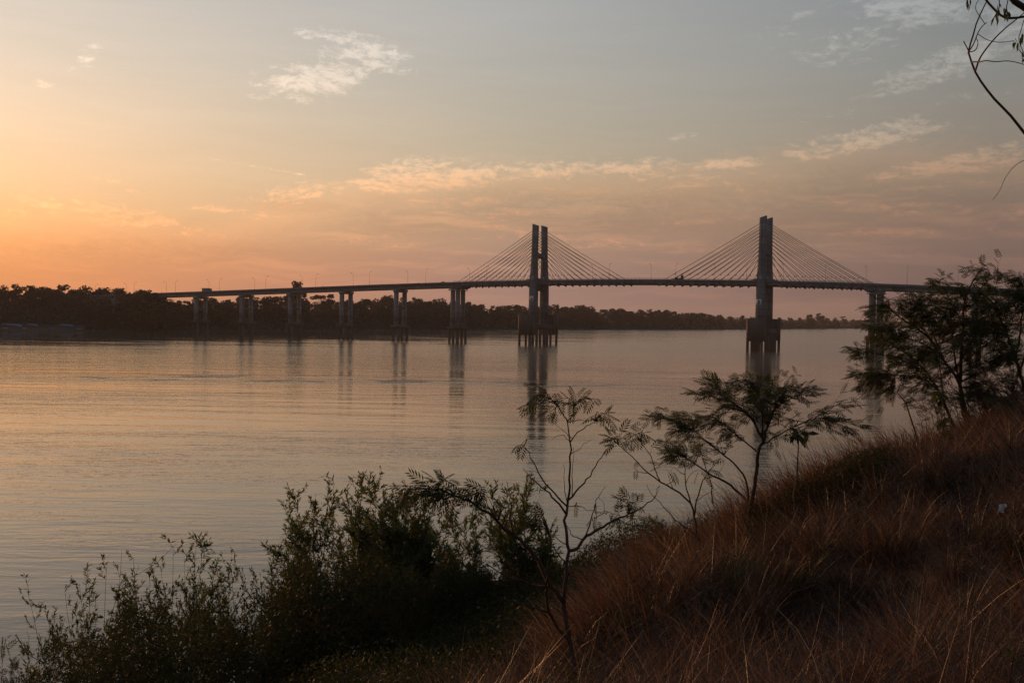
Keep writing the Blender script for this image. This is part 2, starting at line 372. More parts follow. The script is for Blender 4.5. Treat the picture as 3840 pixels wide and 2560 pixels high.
    col = N(nt, 'ShaderNodeVectorMath', operation='MULTIPLY', ins={0: col, 1: glow}).outputs[0]
    col = N(nt, 'ShaderNodeVectorMath', operation='MULTIPLY', ins={0: col, 1: shad}).outputs[0]
    col = N(nt, 'ShaderNodeVectorMath', operation='MULTIPLY', ins={0: col, 1: tint}).outputs[0]
    col = N(nt, 'ShaderNodeVectorMath', operation='SCALE', ins={0: col, 'Scale': vl}).outputs[0]
    L(col, bg.inputs[0]); bg.inputs[1].default_value = 1.0
    L(bg.outputs[0], out.inputs[0])
    w.cycles.sampling_method = 'MANUAL'; w.cycles.sample_map_resolution = 512
SKY_A = [(0, (243, 158, 104)), (1.6, (245, 162, 106)), (3.2, (248, 178, 122)), (5.0, (253, 200, 148)), (7.0, (254, 214, 172)), (9.5, (250, 221, 190)), (13, (232, 218, 201)), (17, (215, 209, 201)), (26, (188, 190, 194)), (45, (140, 150, 165)), (90, (88, 104, 128))]
SKY_B = [(0, (172, 140, 130)), (1.6, (174, 141, 129)), (3.2, (182, 149, 131)), (5.0, (195, 163, 136)), (7.0, (198, 175, 146)), (10, (194, 182, 162)), (14, (185, 182, 174)), (18, (180, 181, 181)), (26, (155, 160, 166)), (45, (118, 130, 146)), (90, (82, 98, 122))]
SKY_C = [(0, (108, 91, 89)), (1.6, (116, 97, 93)), (3.2, (127, 107, 100)), (5.0, (138, 117, 106)), (7.5, (143, 128, 114)), (10, (144, 136, 126)), (13, (139, 140, 137)), (18, (128, 137, 143)), (30, (108, 121, 134)), (50, (94, 108, 126)), (90, (82, 96, 120))]
SKY_D = [(0, (92, 88, 94)), (4, (104, 100, 106)), (10, (112, 114, 124)), (20, (106, 114, 128)), (45, (90, 102, 122)), (90, (80, 94, 118))]
CLOUD_LIGHT = [(1190, 290, 350, 130, 14, 0.9), (1380, 195, 310, 95, -16, 0.9), (1160, 130, 110, 34, -5, 0.8), (980, 300, 120, 60, 0, 0.55), (960, 360, 90, 25, 0, 0.5),
    (340, 200, 130, 50, 38, 0.5), (160, 310, 60, 45, 0, 0.5), (290, 260, 100, 50, 20, 0.45),
    (1640, 655, 480, 95, 0, 1.0), (1480, 700, 330, 75, -8, 0.8), (1700, 760, 420, 60, 4, 0.75), (1120, 715, 280, 55, 4, 0.8), (1050, 760, 300, 50, -2, 0.6), (1950, 810, 420, 60, -4, 0.6), (2050, 645, 480, 65, 4, 0.85), (2330, 625, 460, 50, 2, 0.85), (2730, 615, 210, 38, 3, 0.9), (2450, 690, 950, 100, 0, 0.6),
    (380, 800, 560, 75, -8, 0.7), (620, 850, 380, 45, -8, 0.65), (330, 640, 260, 50, -18, 0.5), (480, 700, 200, 35, -12, 0.4), (150, 790, 300, 50, 0, 0.55), (900, 800, 300, 40, -4, 0.5),
    (3250, 520, 460, 80, 10, 0.9), (3020, 575, 160, 40, 0, 0.75), (3560, 630, 520, 70, 7, 0.9), (3800, 560, 260, 60, 12, 0.85), (3350, 775, 620, 50, -3, 0.7), (3500, 700, 500, 80, 5, 0.55),
    (3450, 30, 380, 110, -6, 0.95), (3560, 235, 460, 90, 17, 0.9), (3250, 130, 480, 140, 20, 0.6), (3780, 120, 260, 130, 14, 0.8), (3000, 90, 300, 90, 18, 0.5), (3600, 370, 340, 30, 4, 0.5), (2550, 510, 120, 30, 4, 0.6), (3100, 440, 260, 40, 4, 0.45),
    (1850, 870, 380, 60, 0, 0.6), (2230, 905, 420, 60, 0, 0.6), (2620, 815, 480, 70, 0, 0.6), (3250, 872, 460, 34, 0, 0.6), (3810, 830, 180, 85, 4, 0.7), (1420, 900, 300, 45, 0, 0.55), (2700, 930, 600, 60, 2, 0.45), (3500, 880, 400, 40, 3, 0.5),
    (1000, 632, 420, 8, -7, 0.62), (480, 712, 60, 14, -25, 0.5)]
BANK = [(-60, 780, 0.6), (300, 775, 0.6), (560, 810, 0.6), (760, 840, 0.45), (930, 740, 0.6), (1150, 690, 0.8), (1330, 640, 0.95), (1650, 605, 1.0), (2000, 606, 1.0), (2350, 600, 1.0), (2750, 595, 1.0), (3000, 560, 1.0), (3250, 500, 1.0), (3550, 520, 1.0), (3900, 545, 1.0)]
CLOUD_DARK = [(2250, 780, 1050, 170, 0, 0.85), (1650, 830, 560, 90, 0, 0.5), (3000, 800, 950, 200, 0, 0.6), (500, 940, 800, 110, 0, 0.55), (1120, 775, 260, 40, 0, 0.6), (1500, 735, 200, 30, 0, 0.4)]
build_world()

sl = bpy.data.lights.new('Sun', 'SUN'); so = bpy.data.objects.new('Sun', sl); COL.objects.link(so)
sl.energy = 2.6; sl.angle = math.radians(2.0); sl.color = (1.0, 0.45, 0.18)
sdir = Vector((math.sin(SUN_AZ) * math.cos(SUN_EL), math.cos(SUN_AZ) * math.cos(SUN_EL), math.sin(SUN_EL)))
so.rotation_euler = sdir.to_track_quat('Z', 'Y').to_euler(); so.location = sdir * 200

# ------------------------------------------------------------------ setting: river, far bank, near bank, haze
mb = MB(); mb.add([[-6000, -900, 0], [7000, -900, 0], [7000, 8900, 0], [-6000, 8900, 0]], [0, 1, 2, 3])
tag(mb.build('river_water', M['water']), 'calm dusk river mirroring the orange sky', None, kind='structure')

SHORE_PX = [(0, 1238), (350, 1240), (540, 1242.5), (640, 1242), (700, 1241), (1000, 1239.5), (1300, 1239), (1750, 1238), (2100, 1234.5), (2600, 1235.4), (2900, 1234), (3000, 1233), (3200, 1231), (3500, 1227), (3840, 1222)]
shore = [(-5900, 700), (-3200, 480), (-1500, 430), (-800, 520), (-560, 630)] + [tuple(on_level(x, y)[:2]) for x, y in SHORE_PX] + [(3400, 5600), (4600, 6900), (6900, 7600)]
shore = np.array(shore)
seg = np.diff(shore, axis=0); clen = np.concatenate([[0], np.cumsum(np.linalg.norm(seg, axis=1))])
sh_s = np.unique(np.concatenate([np.linspace(0, clen[-1], 160), np.linspace(clen[5], clen[16], 130)]))
def shore_at(s):
    p = np.stack([np.interp(s, clen, shore[:, 0]), np.interp(s, clen, shore[:, 1])], -1)
    e = 18.0
    q = np.stack([np.interp(s + e, clen, shore[:, 0]) - np.interp(s - e, clen, shore[:, 0]), np.interp(s + e, clen, shore[:, 1]) - np.interp(s - e, clen, shore[:, 1])], -1)
    t = nrm(q); return p, np.stack([-t[..., 1], t[..., 0]], -1)
FB_D = np.array([-12, 0, 5, 14, 28, 60, 140, 500, 1500]); FB_Z = np.array([-2.5, 0.0, 1.4, 4.5, 8.0, 9.5, 10.5, 12, 12])
def far_z(d): return np.interp(d, FB_D, FB_Z)
pp, nn = shore_at(sh_s)
yaway = np.array([0.25, 0.97])
rows = []
for d in FB_D:
    b = min(1, max(0, d / 300)); dirn = nrm(nn * (1 - b) + yaway * b)
    jz = RNG.normal(0, 0.25, len(pp)) if d > 0 else 0
    q = pp + dirn * d
    q[:, 1] = np.minimum(q[:, 1], 8880); q[:, 0] = np.clip(q[:, 0], -5980, 6980)
    rows.append(np.concatenate([q, np.full((len(pp), 1), far_z(d)) + np.reshape(jz, (-1, 1))], 1))
V = np.concatenate(rows); n = len(pp)
idx = np.arange(n - 1)
faces = np.concatenate([np.stack([k * n + idx, k * n + idx + 1, (k + 1) * n + idx + 1, (k + 1) * n + idx], 1) for k in range(len(FB_D) - 1)])
mb = MB(); mb.add(V, faces)
tag(mb.build('far_riverbank', M['far_bank'], smooth=True), 'muddy far riverbank under the dark trees', None, kind='structure')

# near bank
def vnoise(x, y, seed):
    r = np.random.default_rng(seed); tot = np.zeros_like(x)
    for k in range(7):
        a = r.uniform(0, 6.28); f = r.uniform(0.35, 1.6); p = r.uniform(0, 6.28)
        tot += np.sin((x * math.cos(a) + y * math.sin(a)) * f + p) / (1 + f)
    return tot / 3.0
U_P = [-40, -15, -4, 0, 3.65, 5.8, 8.0, 9.0, 12.7, 20, 24.5, 32]; U_Z = [17.6, 17.2, 16.75, 16.55, 15.0, 13.85, 13.0, 12.2, 9.0, 3.0, -0.4, -4]
def uu(x, y): return -0.889 * (x - 2.4) + 0.459 * (y - 4.7)
def ground_z(x, y):
    x = np.asarray(x, float); y = np.asarray(y, float)
    u = uu(x, y)
    z = np.interp(u, U_P, U_Z)
    led = np.clip((1.5 - x) / 2.0, 0, 1) * np.exp(-((u - 9.1) / 0.75) ** 2) * 0.75
    z = z + led
    v = 0.97 * (y - 19.3) - 0.25 * (x - 10)
    z2 = 17.2 - 0.42 * (np.logaddexp(0, (v) * 2.2)) / 2.2 - 0.5 * np.clip(v - 1.5, 0, None)
    k = 1.6
    z = -np.logaddexp(-z * k, -z2 * k) / k
    for hx, hy, rx, ry, hz in ((3.3, 9.6, 1.0, 1.7, -0.75), (5.2, 12.0, 0.9, 1.2, -0.45), (2.75, 6.6, 0.55, 0.9, 0.30), (2.0, 7.6, 0.7, 0.8, -0.4), (6.3, 13.4, 1.2, 1.3, 0.35), (1.9, 12.2, 0.9, 1.2, 0.35), (3.9, 7.6, 0.6, 0.7, -0.35), (1.3, 9.6, 0.7, 0.9, -0.3), (4.3, 15.0, 1.0, 0.8, -0.35), (10.6, 19.2, 2.2, 1.6, 0.42)):
        z = z + hz * np.exp(-((x - hx) / rx) ** 2 - ((y - hy) / ry) ** 2)
    amp = np.clip(1.0 - np.abs(u - 3) / 30, 0.2, 1)
    z = z + 0.38 * amp * vnoise(x * 1.3, y * 1.3, 3) + 0.07 * vnoise(x * 3.1, y * 3.1, 5)
    return np.maximum(z, -3.0)
xs = np.concatenate([np.linspace(-60, -16, 30), np.linspace(-15.6, 16, 120), np.linspace(17, 119, 50)])
ys = np.concatenate([np.linspace(-45, 0, 30), np.linspace(0.4, 32, 120), np.linspace(33, 95, 40)])
XX, YY = np.meshgrid(xs, ys); ZZ = ground_z(XX, YY)
nx = len(xs); gi = (np.arange(len(ys) - 1)[:, None] * nx + np.arange(nx - 1)[None]).ravel()
mb = MB(); mb.add(np.stack([XX.ravel(), YY.ravel(), ZZ.ravel()], 1), np.stack([gi, gi + 1, gi + nx + 1, gi + nx], 1))
tag(mb.build('near_riverbank', M['soil'], smooth=True), 'steep dry riverbank of brown soil under the grass', None, kind='structure')
# the bank goes on to the right, out of the picture, and carries the bridge's other end
mb = MB()
gx = [119, 190, 300, 420, 640]
top = [(119, -45, 17), (119, 14, 16.9), (260, 330, 14), (330, 460, 13), (640, 640, 13)]
bot = [(112, 28, -2), (112, 28, -2), (240, 350, -2), (312, 478, -2), (620, 665, -2)]
back = [(640, -45, 17), (640, 14, 16), (640, 330, 14), (640, 460, 13.5), (645, 640, 13)]
mb.add(top + bot + back, [[k, k + 1, 6 + k, 5 + k] for k in range(4)] + [[k, 10 + k, 11 + k, k + 1] for k in range(4)])
tag(mb.build('right_riverbank', M['soil']), 'riverbank running on to the right of the bend', None, kind='structure')

# trodden ledge low on the bank
pts = np.array([at_depth(x, y, Y) for x, y, Y in [(1180, 2450, 15.3), (1320, 2434, 15.2), (1500, 2415, 15.1), (1700, 2385, 15.2), (1850, 2365, 15.4), (1990, 2352, 15.8)]])
pc = np.stack([np.interp(np.linspace(0, 5, 26), range(6), pts[:, i]) for i in range(3)], 1)
mb = MB(); L_ = pc.copy(); R_ = pc.copy(); L_[:, 1] += 0.30; R_[:, 1] -= 0.30
for q in (L_, R_): q[:, 2] = ground_z(q[:, 0], q[:, 1]) + 0.05
k = np.arange(25); mb.add(np.concatenate([L_, R_]), np.stack([k, k + 1, 26 + k + 1, 26 + k], 1))
tag(mb.build('path', M['path'], smooth=True), 'narrow grey trodden ledge below the bushes', None, kind='structure')

def haze():
    m, nt, out = new_mat('evening_haze')
    v = N(nt, 'ShaderNodeVolumePrincipled', ins={'Color': (0.92, 0.86, 0.80, 1), 'Density': 0.00007, 'Anisotropy': 0.2})
    nt.links.new(v.outputs[0], out.inputs['Volume'])
    mb = MB(); mb.box((-6010, -920, -6), (7010, 8920, 96))
    tag(mb.build('haze', m), 'thin evening haze over the river', None, kind='stuff')
haze()

# ------------------------------------------------------------------ the bridge (local x along it to the right, y away from the camera)
B0 = np.array([16.38, 622.0, 0.0]); AX = np.array([0.86448, -0.50267, 0.0]); TR = np.array([0.50267, 0.86448, 0.0])
BRZ = math.atan2(AX[1], AX[0])
def bw(s, t, z): return B0 + AX * s + TR * t + np.array([0, 0, z])
DS = [-470, -400, -338, -308, -224, -161, -73, -40, 3, 40, 72, 105, 143, 163, 198, 229, 270, 340, 430]
DZ = [26.3, 28.6, 30.7, 31.5, 33.6, 35.4, 38.0, 39.0, 39.75, 39.95, 39.85, 39.45, 38.7, 38.2, 37.1, 35.8, 34.2, 31.2, 27.0]
_co = np.polyfit(DS, DZ, 5)
def deck_top(s): return np.polyval(_co, s)          # top of the parapet
def road(s): return deck_top(s) - 0.95
bridge = empty('cable_stayed_bridge', B0, BRZ)
tag(bridge, 'long grey concrete bridge with two cable stayed twin pylons spanning the river', 'bridge')
def sweep(name, mat, s0, s1, prof, parent, step=8.0):
    """prof: list of (t, dz relative to road level)"""
    mb = MB(); ss = np.linspace(s0, s1, max(2, int(abs(s1 - s0) / step) + 1))
    mb.loft([[(s, t, road(s) + z) for t, z in prof] for s in ss])
    return mb.build(name, mat, parent)
S_L, S_R = -470, 430
def rect(t0, t1, z0, z1): return [(t0, z0), (t1, z0), (t1, z1), (t0, z1)]
deck = sweep('deck', M['asphalt'], S_L, S_R, rect(-5.9, 5.9, -0.35, 0.0), bridge)
for t0 in (-6.25, 5.91):
    sweep('parapet', M['concrete'], S_L, S_R, rect(t0, t0 + 0.34, -0.6, 0.95), deck)
for t0 in (-5.6, 4.2):
    sweep('kerb', M['concrete_pale'], S_L, S_R, rect(t0, t0 + 1.4, 0.004, 0.18), deck)
PIERS = [-394.0, -346.0, -298.5, -250.1, -202.0, -154.1, -107.0, -60.4, 201.0, 248.0, 295.0, 342.0, 389.0]
for i in range(len(PIERS) - 1):
    a, b = PIERS[i], PIERS[i + 1]
    if a == -60.4: continue
    for t0 in (-4.9, -1.9, 1.2, 4.2):
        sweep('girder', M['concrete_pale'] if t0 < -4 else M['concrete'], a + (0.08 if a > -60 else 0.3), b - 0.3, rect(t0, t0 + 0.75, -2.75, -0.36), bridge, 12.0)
for a, b in ((S_L, -394.3), (389.3, S_R)):
    for t0 in (-4.9, -1.9, 1.2, 4.2): sweep('girder', M['concrete'], a, b, rect(t0, t0 + 0.75, -2.75, -0.36), bridge, 12.0)
# cable stayed spans: slim box deck
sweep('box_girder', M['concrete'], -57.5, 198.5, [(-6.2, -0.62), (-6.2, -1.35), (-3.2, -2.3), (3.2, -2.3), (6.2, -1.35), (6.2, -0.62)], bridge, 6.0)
for t0 in (-6.15, 6.0):
    mb = MB(); ss = np.linspace(-60, 200, 105)
    for s in ss: mb.box((s - 0.05, t0, road(s) + 0.951), (s + 0.05, t0 + 0.1, road(s) + 1.75))
    for dz in (1.3, 1.72): mb.tube([(s, t0 + 0.05, road(s) + dz) for s in ss[::4]], 0.05, 5)
    mb.build('railing', M['steel'], deck)

def pier(s, double=False):
    p = empty('pier', (s, 0, 0)); p.parent = bridge
    zr = float(road(s)); zg = 9.6
    ctop = zr - 2.8; cb = ctop - 1.9
    mb = MB()
    if not double:
        # hammer-ended cap: full depth in the middle, thinner at the tips
        out = [(-6.6, ctop), (6.6, ctop), (6.6, ctop - 1.3), (5.4, cb), (-5.4, cb), (-6.6, ctop - 1.3)]
        mb.loft([[(-1.45, t, z) for t, z in out], [(1.45, t, z) for t, z in out]])
        mb.build('pier_cap', M['concrete_pale'], p)
        for t in (-4.7, 4.7):
            mb = MB(); mb.box((-1.15, t - 1.15, zg), (1.15, t + 1.15, cb)); mb.build('column', M['column'], p)
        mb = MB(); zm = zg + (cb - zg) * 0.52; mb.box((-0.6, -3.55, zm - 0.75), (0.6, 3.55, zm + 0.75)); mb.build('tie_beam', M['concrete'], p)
        mb = MB(); mb.box((-3.4, -6.4, zg - 2.0), (3.4, 6.4, zg)); mb.build('footing', M['concrete_wet'], p)
        for sx in (-2.2, 2.2):
            for t in (-4.8, 4.8):
                mb = MB(); mb.cyl((sx, t, -5), (sx, t, zg - 2.0), 0.85); mb.build('pile', M['concrete_wet'], p)
    else:
        sg = 1 if s < 0 else -1
        zt = zr - 2.9
        mb = MB(); mb.box((-3.9, -5.9, zt - 1.6), (3.9, 5.9, zt - 1.05)); mb.build('pier_cap', M['concrete_pale'], p)
        xa, xb = (-3.7, -0.5) if sg > 0 else (0.5, 3.7)
        mb = MB(); mb.box((xa, -5.2, zt - 0.75), (xb, 5.2, zr - 0.5))
        mb.build('end_block', M['concrete_pale'], p)
        mb = MB()
        a = [(0.2, zr - 0.66), (5.6, zr - 2.32), (3.6, zt - 0.75), (0.2, zt - 0.75)]
        mb.loft([[(sg * x, -6.0, z) for x, z in (a if sg < 0 else a[::-1])], [(sg * x, 6.0, z) for x, z in (a if sg < 0 else a[::-1])]])
        mb.build('haunch', M['concrete'], p)
        for sx in (-2.2, 2.2):
            for t in (-3.0, 3.0):
                mb = MB(); mb.box((sx - 0.5, t - 0.5, zt - 1.05), (sx + 0.5, t + 0.5, zt - 0.75)); mb.build('bearing', M['steel'], p)
        for sx in (-1.95, 1.95):
            for t in (-3.0, 3.0):
                mb = MB(); mb.box((sx - 1.05, t - 1.15, zg), (sx + 1.05, t + 1.15, zt - 1.6)); mb.build('column', M['column'], p)
        for t in (-3.0, 3.0):
            mb = MB(); zm = zg + 11; mb.box((-0.9, t - 0.5, zm), (0.9, t + 0.5, zm + 1.3)); mb.build('tie_beam', M['concrete'], p)
        mb = MB(); mb.box((-4.3, -6.4, zg - 2.0), (4.3, 6.4, zg)); mb.build('footing', M['concrete_wet'], p)
        for sx in (-3.0, 0.0, 3.0):
            for t in (-5.0, 5.0):
                mb = MB(); mb.cyl((sx, t, -5), (sx, t, zg - 2.0), 0.85); mb.build('pile', M['concrete_wet'], p)
for s in PIERS: pier(s, s in (-60.4, 201.0))

PYL = [0.0, 142.0]
def leg_tc(z): return float(np.interp(z, [12, 36, 54, 75], [7.0, 6.95, 6.35, 5.6]))
def pylon(s0, slant):
    p = empty('pylon', (s0, 0, 0)); p.parent = bridge
    zs = [12.4, 24, 36.5, 40, 46, 54, 62, 73.6]
    ws = [4.7, 4.6, 4.5, 4.4, 3.85, 3.55, 3.5, 3.5]
    wt = [3.7, 3.6, 3.5, 3.3, 2.7, 2.3, 2.2, 2.2]
    for sg in (-1, 1):
        mb = MB(); rings = []
        for z, a, b in zip(zs, ws, wt):
            tc = sg * leg_tc(z); dz = slant * 0.55 if z > 73 else 0
            rings.append([(-a / 2, tc - b / 2, z - dz), (a / 2, tc - b / 2, z + dz), (a / 2, tc + b / 2, z + dz), (-a / 2, tc + b / 2, z - dz)])
        mb.loft(rings); lg = mb.build('leg', M['pylon'], p)
        mb = MB(); zf = float(road(s0))
        mb.box((-0.55, sg * leg_tc(41.5) - 1.75, zf + 1.2), (0.55, sg * leg_tc(41.5) - 1.55, zf + 3.4)); mb.build('hatch', M['grey_roof'], lg)
        # fairing along the deck edge at the foot of the upper leg
        mb = MB(); t0 = 5.0 if sg > 0 else -6.35
        mb.loft([[(x, t0, float(road(s0 + x)) + 0.18) for x in (-9.5, 9.5)] + [(2.3, t0, zf + 2.3), (-2.3, t0, zf + 2.3)],
                 [(x, t0 + 1.35, float(road(s0 + x)) + 0.18) for x in (-9.5, 9.5)] + [(2.3, t0 + 1.35, zf + 2.3), (-2.3, t0 + 1.35, zf + 2.3)]])
        mb.build('fairing', M['concrete'], p)
    zf = float(road(s0))
    mb = MB(); mb.box((-1.9, -5.5, zf - 5.6), (1.9, 5.5, zf - 2.35)); mb.build('cross_beam', M['concrete'], p)
    mb = MB(); mb.box((-1.3, -5.3, 53.0), (1.3, 5.3, 55.8)); mb.build('cross_beam', M['concrete'], p)
    mb = MB(); mb.box((-1.1, -3.2, 55.8), (0.9, 3.2, 56.2)); mb.box((-0.9, 4.0, 56.0), (0.7, 5.0, 58.3)); mb.build('service_platform', M['steel'], p)
    mb = MB(); mb.box((-4.2, -12.0, 9.0), (4.2, 12.0, 12.4)); mb.build('pile_cap', M['concrete_wet'], p)
    for sg in (-1, 1):
        mb = MB()
        a, b = (12.0, 19.0)
        out = [(-3.2, b), (3.2, b), (4.6, b - 1.6), (4.6, a), (-4.6, a), (-4.6, b - 1.6)]
        ring = [(x, sg * y) for x, y in out]
        if sg > 0: ring = ring[::-1]
        mb.loft([[(x, y, z) for x, y in ring] for z in (5.7, 17.9)]); fb = mb.build('fender_wall', M['concrete_wet'], p)
        mb = MB()
        for x in (-3.0, -1.0, 1.0, 3.0): mb.box((x - 0.12, sg * 19.0 - 0.08, 5.9), (x + 0.12, sg * 19.0 + 0.10, 17.7))
        mb.build('fender_rib', M['concrete_wet'], fb)
    for sx in (-3.85, 3.85):
        for t in (-17.0, -9.0, -4.5, 0, 4.5, 9.0, 17.0):
            mb = MB(); mb.cyl((sx, t, -6), (sx, t, 9.0 if abs(t) < 12 else 5.7), 0.76, n=10); mb.build('pile', M['concrete_wet'], p)
    return p
pylon(0.0, -1); pylon(142.0, 1)

# stay cables: eleven on each side of each leg
NC = 11
for ip, s0 in enumerate(PYL):
    for side in (-1, 1):
        for sg in (-1, 1):
            for k in range(NC):
                f = k / (NC - 1)
                reach = 9.0 + (58.0 - 9.0) * f
                sd_ = s0 + side * reach
                zt = 50.5 + 19.5 * (f ** 0.9)
                tc = leg_tc(zt)
                a = np.array([s0 + side * 1.76, sg * tc, zt]); b = np.array([sd_, sg * 5.75, float(road(sd_)) + 0.2])
                m_ = 7; u = np.linspace(0, 1, m_)[:, None]
                pts = a + (b - a) * u; pts[:, 2] -= 0.35 * f * np.sin(u[:, 0] * math.pi)
                mb = MB(); mb.tube(pts, 0.135, 6); c = mb.build('stay_cable', M['cable'], bridge, True)
                d = nrm(a - b); q = b + d * (4.2 / max(0.35, d[2]))
                mb = MB(); mb.tube([q, q + np.array([-side * 0.25 * d[2], 0, -0.9])], 0.17, 5); mb.build('damper', M['cable'], c)
                e = b - d * 2.6 / max(0.5, d[2] + 0.15)
                zb = float(road(sd_)) - 1.3
                mb = MB(); mb.loft([[(sd_ - side * 0.3, sg * 5.75 - 0.45, zb), (sd_ - side * 0.3, sg * 5.75 + 0.45, zb), (sd_ + side * 2.4, sg * 5.75 + 0.45, zb), (sd_ + side * 2.4, sg * 5.75 - 0.45, zb)],
                                    [(sd_ + side * 1.5, sg * 5.75 - 0.3, zb - 1.45), (sd_ + side * 1.5, sg * 5.75 + 0.3, zb - 1.45), (sd_ + side * 2.2, sg * 5.75 + 0.3, zb - 1.8), (sd_ + side * 2.2, sg * 5.75 - 0.3, zb - 1.8)]])
                mb.build('cable_anchor', M['concrete'], c)

# navigation signs on the near legs
def nav_sign(s0, z, size, kind, label):
    zc = z; tn = -leg_tc(z) - 1.82
    root = empty('navigation_sign', bw(s0, tn, zc), BRZ); tag(root, label, 'sign')
    h = size / 2
    mb = MB(); mb.box((-h, -0.08, -h), (h, 0.02, h)); mb.build('board', M['white'], root)
    mb = MB()
    if kind == 'tri':
        k = 0.56 * h; o = [(-k, -0.55 * h), (k, -0.55 * h), (0, 0.6 * h)]
    else:
        o = [(-0.4 * h, -0.72 * h), (0.4 * h, -0.72 * h), (0.4 * h, 0.72 * h), (-0.4 * h, 0.72 * h)]
    mb.loft([[(x, -0.16, y) for x, y in o], [(x, -0.05, y) for x, y in o]])
    mb.build('emblem', M['red'] if kind == 'tri' else M['green_paint'], root)
nav_sign(-0.3, 28.2, 2.7, 'tri', 'white square navigation sign with a red triangle on the left pylon')
nav_sign(141.4, 27.0, 3.0, 'rect', 'white square navigation sign with a green rectangle on the right pylon')

# street lamps
def make_lamp():
    root = empty('street_lamp', (0, 0, 0))
    mb = MB()
    pts = [(0, 0, 0), (0, 0, 3), (0, 0, 6), (0, 0.03, 8.0), (0, 0.25, 8.9), (0, 0.75, 9.5), (0, 1.4, 9.85), (0, 1.9, 10.0)]
    mb.tube(pts, [0.10, 0.09, 0.08, 0.07, 0.065, 0.06, 0.055, 0.05], 6); mb.build('pole', M['steel'], root, True)
    mb = MB(); mb.loft([[(-0.14, 1.75, 9.92), (0.14, 1.75, 9.92), (0.14, 1.75, 10.14), (-0.14, 1.75, 10.14)], [(-0.2, 2.3, 10.0), (0.2, 2.3, 10.0), (0.2, 2.3, 10.28), (-0.2, 2.3, 10.28)], [(-0.12, 2.75, 10.12), (0.12, 2.75, 10.12), (0.12, 2.75, 10.3), (-0.12, 2.75, 10.3)]])
    mb.build('lamp_head', M['steel'], root)
    return root
LN = [-416, -368.3, -320.4, -272.4, -225.0, -177.2, -129.2, -82.3, -35.1, 50.3, 92.1, 133.4, 176.0, 216.7, 258.5, 306]
LF = [-391.6, -344.0, -295.8, -247.5, -200.3, -152.7, -105.3, -55.3, -9.0, 34.1, 72.3, 111.4, 150.6, 194.5, 239.3, 286]
def lamp_place(s):
    marks = [(-346, 'above the wooded left bank'), (-298.5, 'by the first pier out from the left bank'), (-250.1, 'over the first river span from the left bank'), (-202, 'over the second river span from the left bank'), (-154.1, 'over the third river span from the left bank'), (-107, 'over the fourth river span from the left bank'),
             (-60.4, 'over the span before the left cable fan'), (-25, 'among the left cables of the left pylon'), (20, 'close beside the left pylon'), (60, 'among the right cables of the left pylon'), (82, 'in the gap between the two cable fans'), (100, 'where the left cables of the right pylon begin'), (122, 'among the left cables of the right pylon'), (146, 'close beside the right pylon'),
             (180, 'among the right cables of the right pylon'), (200, 'where the right cables meet the double pier'), (230, 'over the span just right of the double pier'), (250, 'above the leafy treetops on the right bank'), (275, 'behind the treetops at the right edge'), (999, 'beyond the right edge of the picture')]
    for m_, t in marks:
        if s < m_: return t
lamp0 = make_lamp(); first = True; seen = {}
for near, lst in ((True, LN), (False, LF)):
    for s in lst:
        t = -5.75 if near else 5.75
        loc = bw(s, t, float(road(s)) + 0.18); rz = BRZ if near else BRZ + math.pi
        if first: lamp0.location = Vector(list(loc)); lamp0.rotation_euler = (0, 0, rz); o = lamp0; first = False
        else: o = copy_tree(lamp0, loc, rz)
        lab = ('lamp with arm curving right, ' if near else 'lamp with arm curving left, ') + lamp_place(s)
        if lab in seen: lab += ', right one of two'
        seen[lab] = 1
        tag(o, lab, 'street lamp', 'street lamps along the bridge')

# traffic on the deck
def wheels(root, xs, w, r):
    for x in xs:
        for y in (-w, w):
            mb = MB(); mb.cyl((x, y - 0.14, r), (x, y + 0.14, r), r, n=14); o = mb.build('wheel', M['rubber'], root)
            mb = MB(); mb.cyl((x, y - 0.16, r), (x, y + 0.16, r), r * 0.5, n=10); mb.build('rim', M['steel'], o)
def box_truck(s, t, label):
    r = empty('truck', bw(s, t, float(road(s)) + 0.006), BRZ); tag(r, label, 'truck')
    mb = MB(); mb.box((-4.2, -1.1, 0.55), (4.1, 1.1, 0.85)); mb.build('chassis', M['dark'], r)
    mb = MB(); mb.box((-4.3, -1.2, 0.86), (1.9, 1.2, 3.3)); c = mb.build('cargo_box', M['grey_paint'], r)
    mb = MB(); mb.box((-4.35, -1.25, 3.02), (1.95, 1.25, 3.42)); mb.build('tarpaulin', M['dark'], c)
    mb = MB(); o = [(2.05, 0.86), (4.2, 0.86), (4.25, 1.9), (3.9, 3.0), (3.6, 3.2), (2.05, 3.2)]
    mb.loft([[(x, -1.15, z) for x, z in o], [(x, 1.15, z) for x, z in o]]); cab = mb.build('cab', M['grey_paint'], r)
    mb = MB(); mb.box((2.7, -1.18, 1.95), (3.75, -1.16, 2.8)); mb.box((2.7, 1.16, 1.95), (3.75, 1.18, 2.8))
    mb.add([(4.27, -1.0, 1.95), (4.27, 1.0, 1.95), (3.96, 1.0, 2.95), (3.96, -1.0, 2.95)], [0, 1, 2, 3]); mb.build('window', M['glass'], cab)
    for y in (-0.9, 0.9):
        mb = MB(); mb.box((4.22, y - 0.16, 1.05), (4.3, y + 0.16, 1.3)); mb.build('headlight', M['white'], r)
    wheels(r, (-3.0, 3.1), 1.0, 0.5)
box_truck(-289.5, -2.2, 'pale box truck with a dark top driving up the left approach of the bridge')
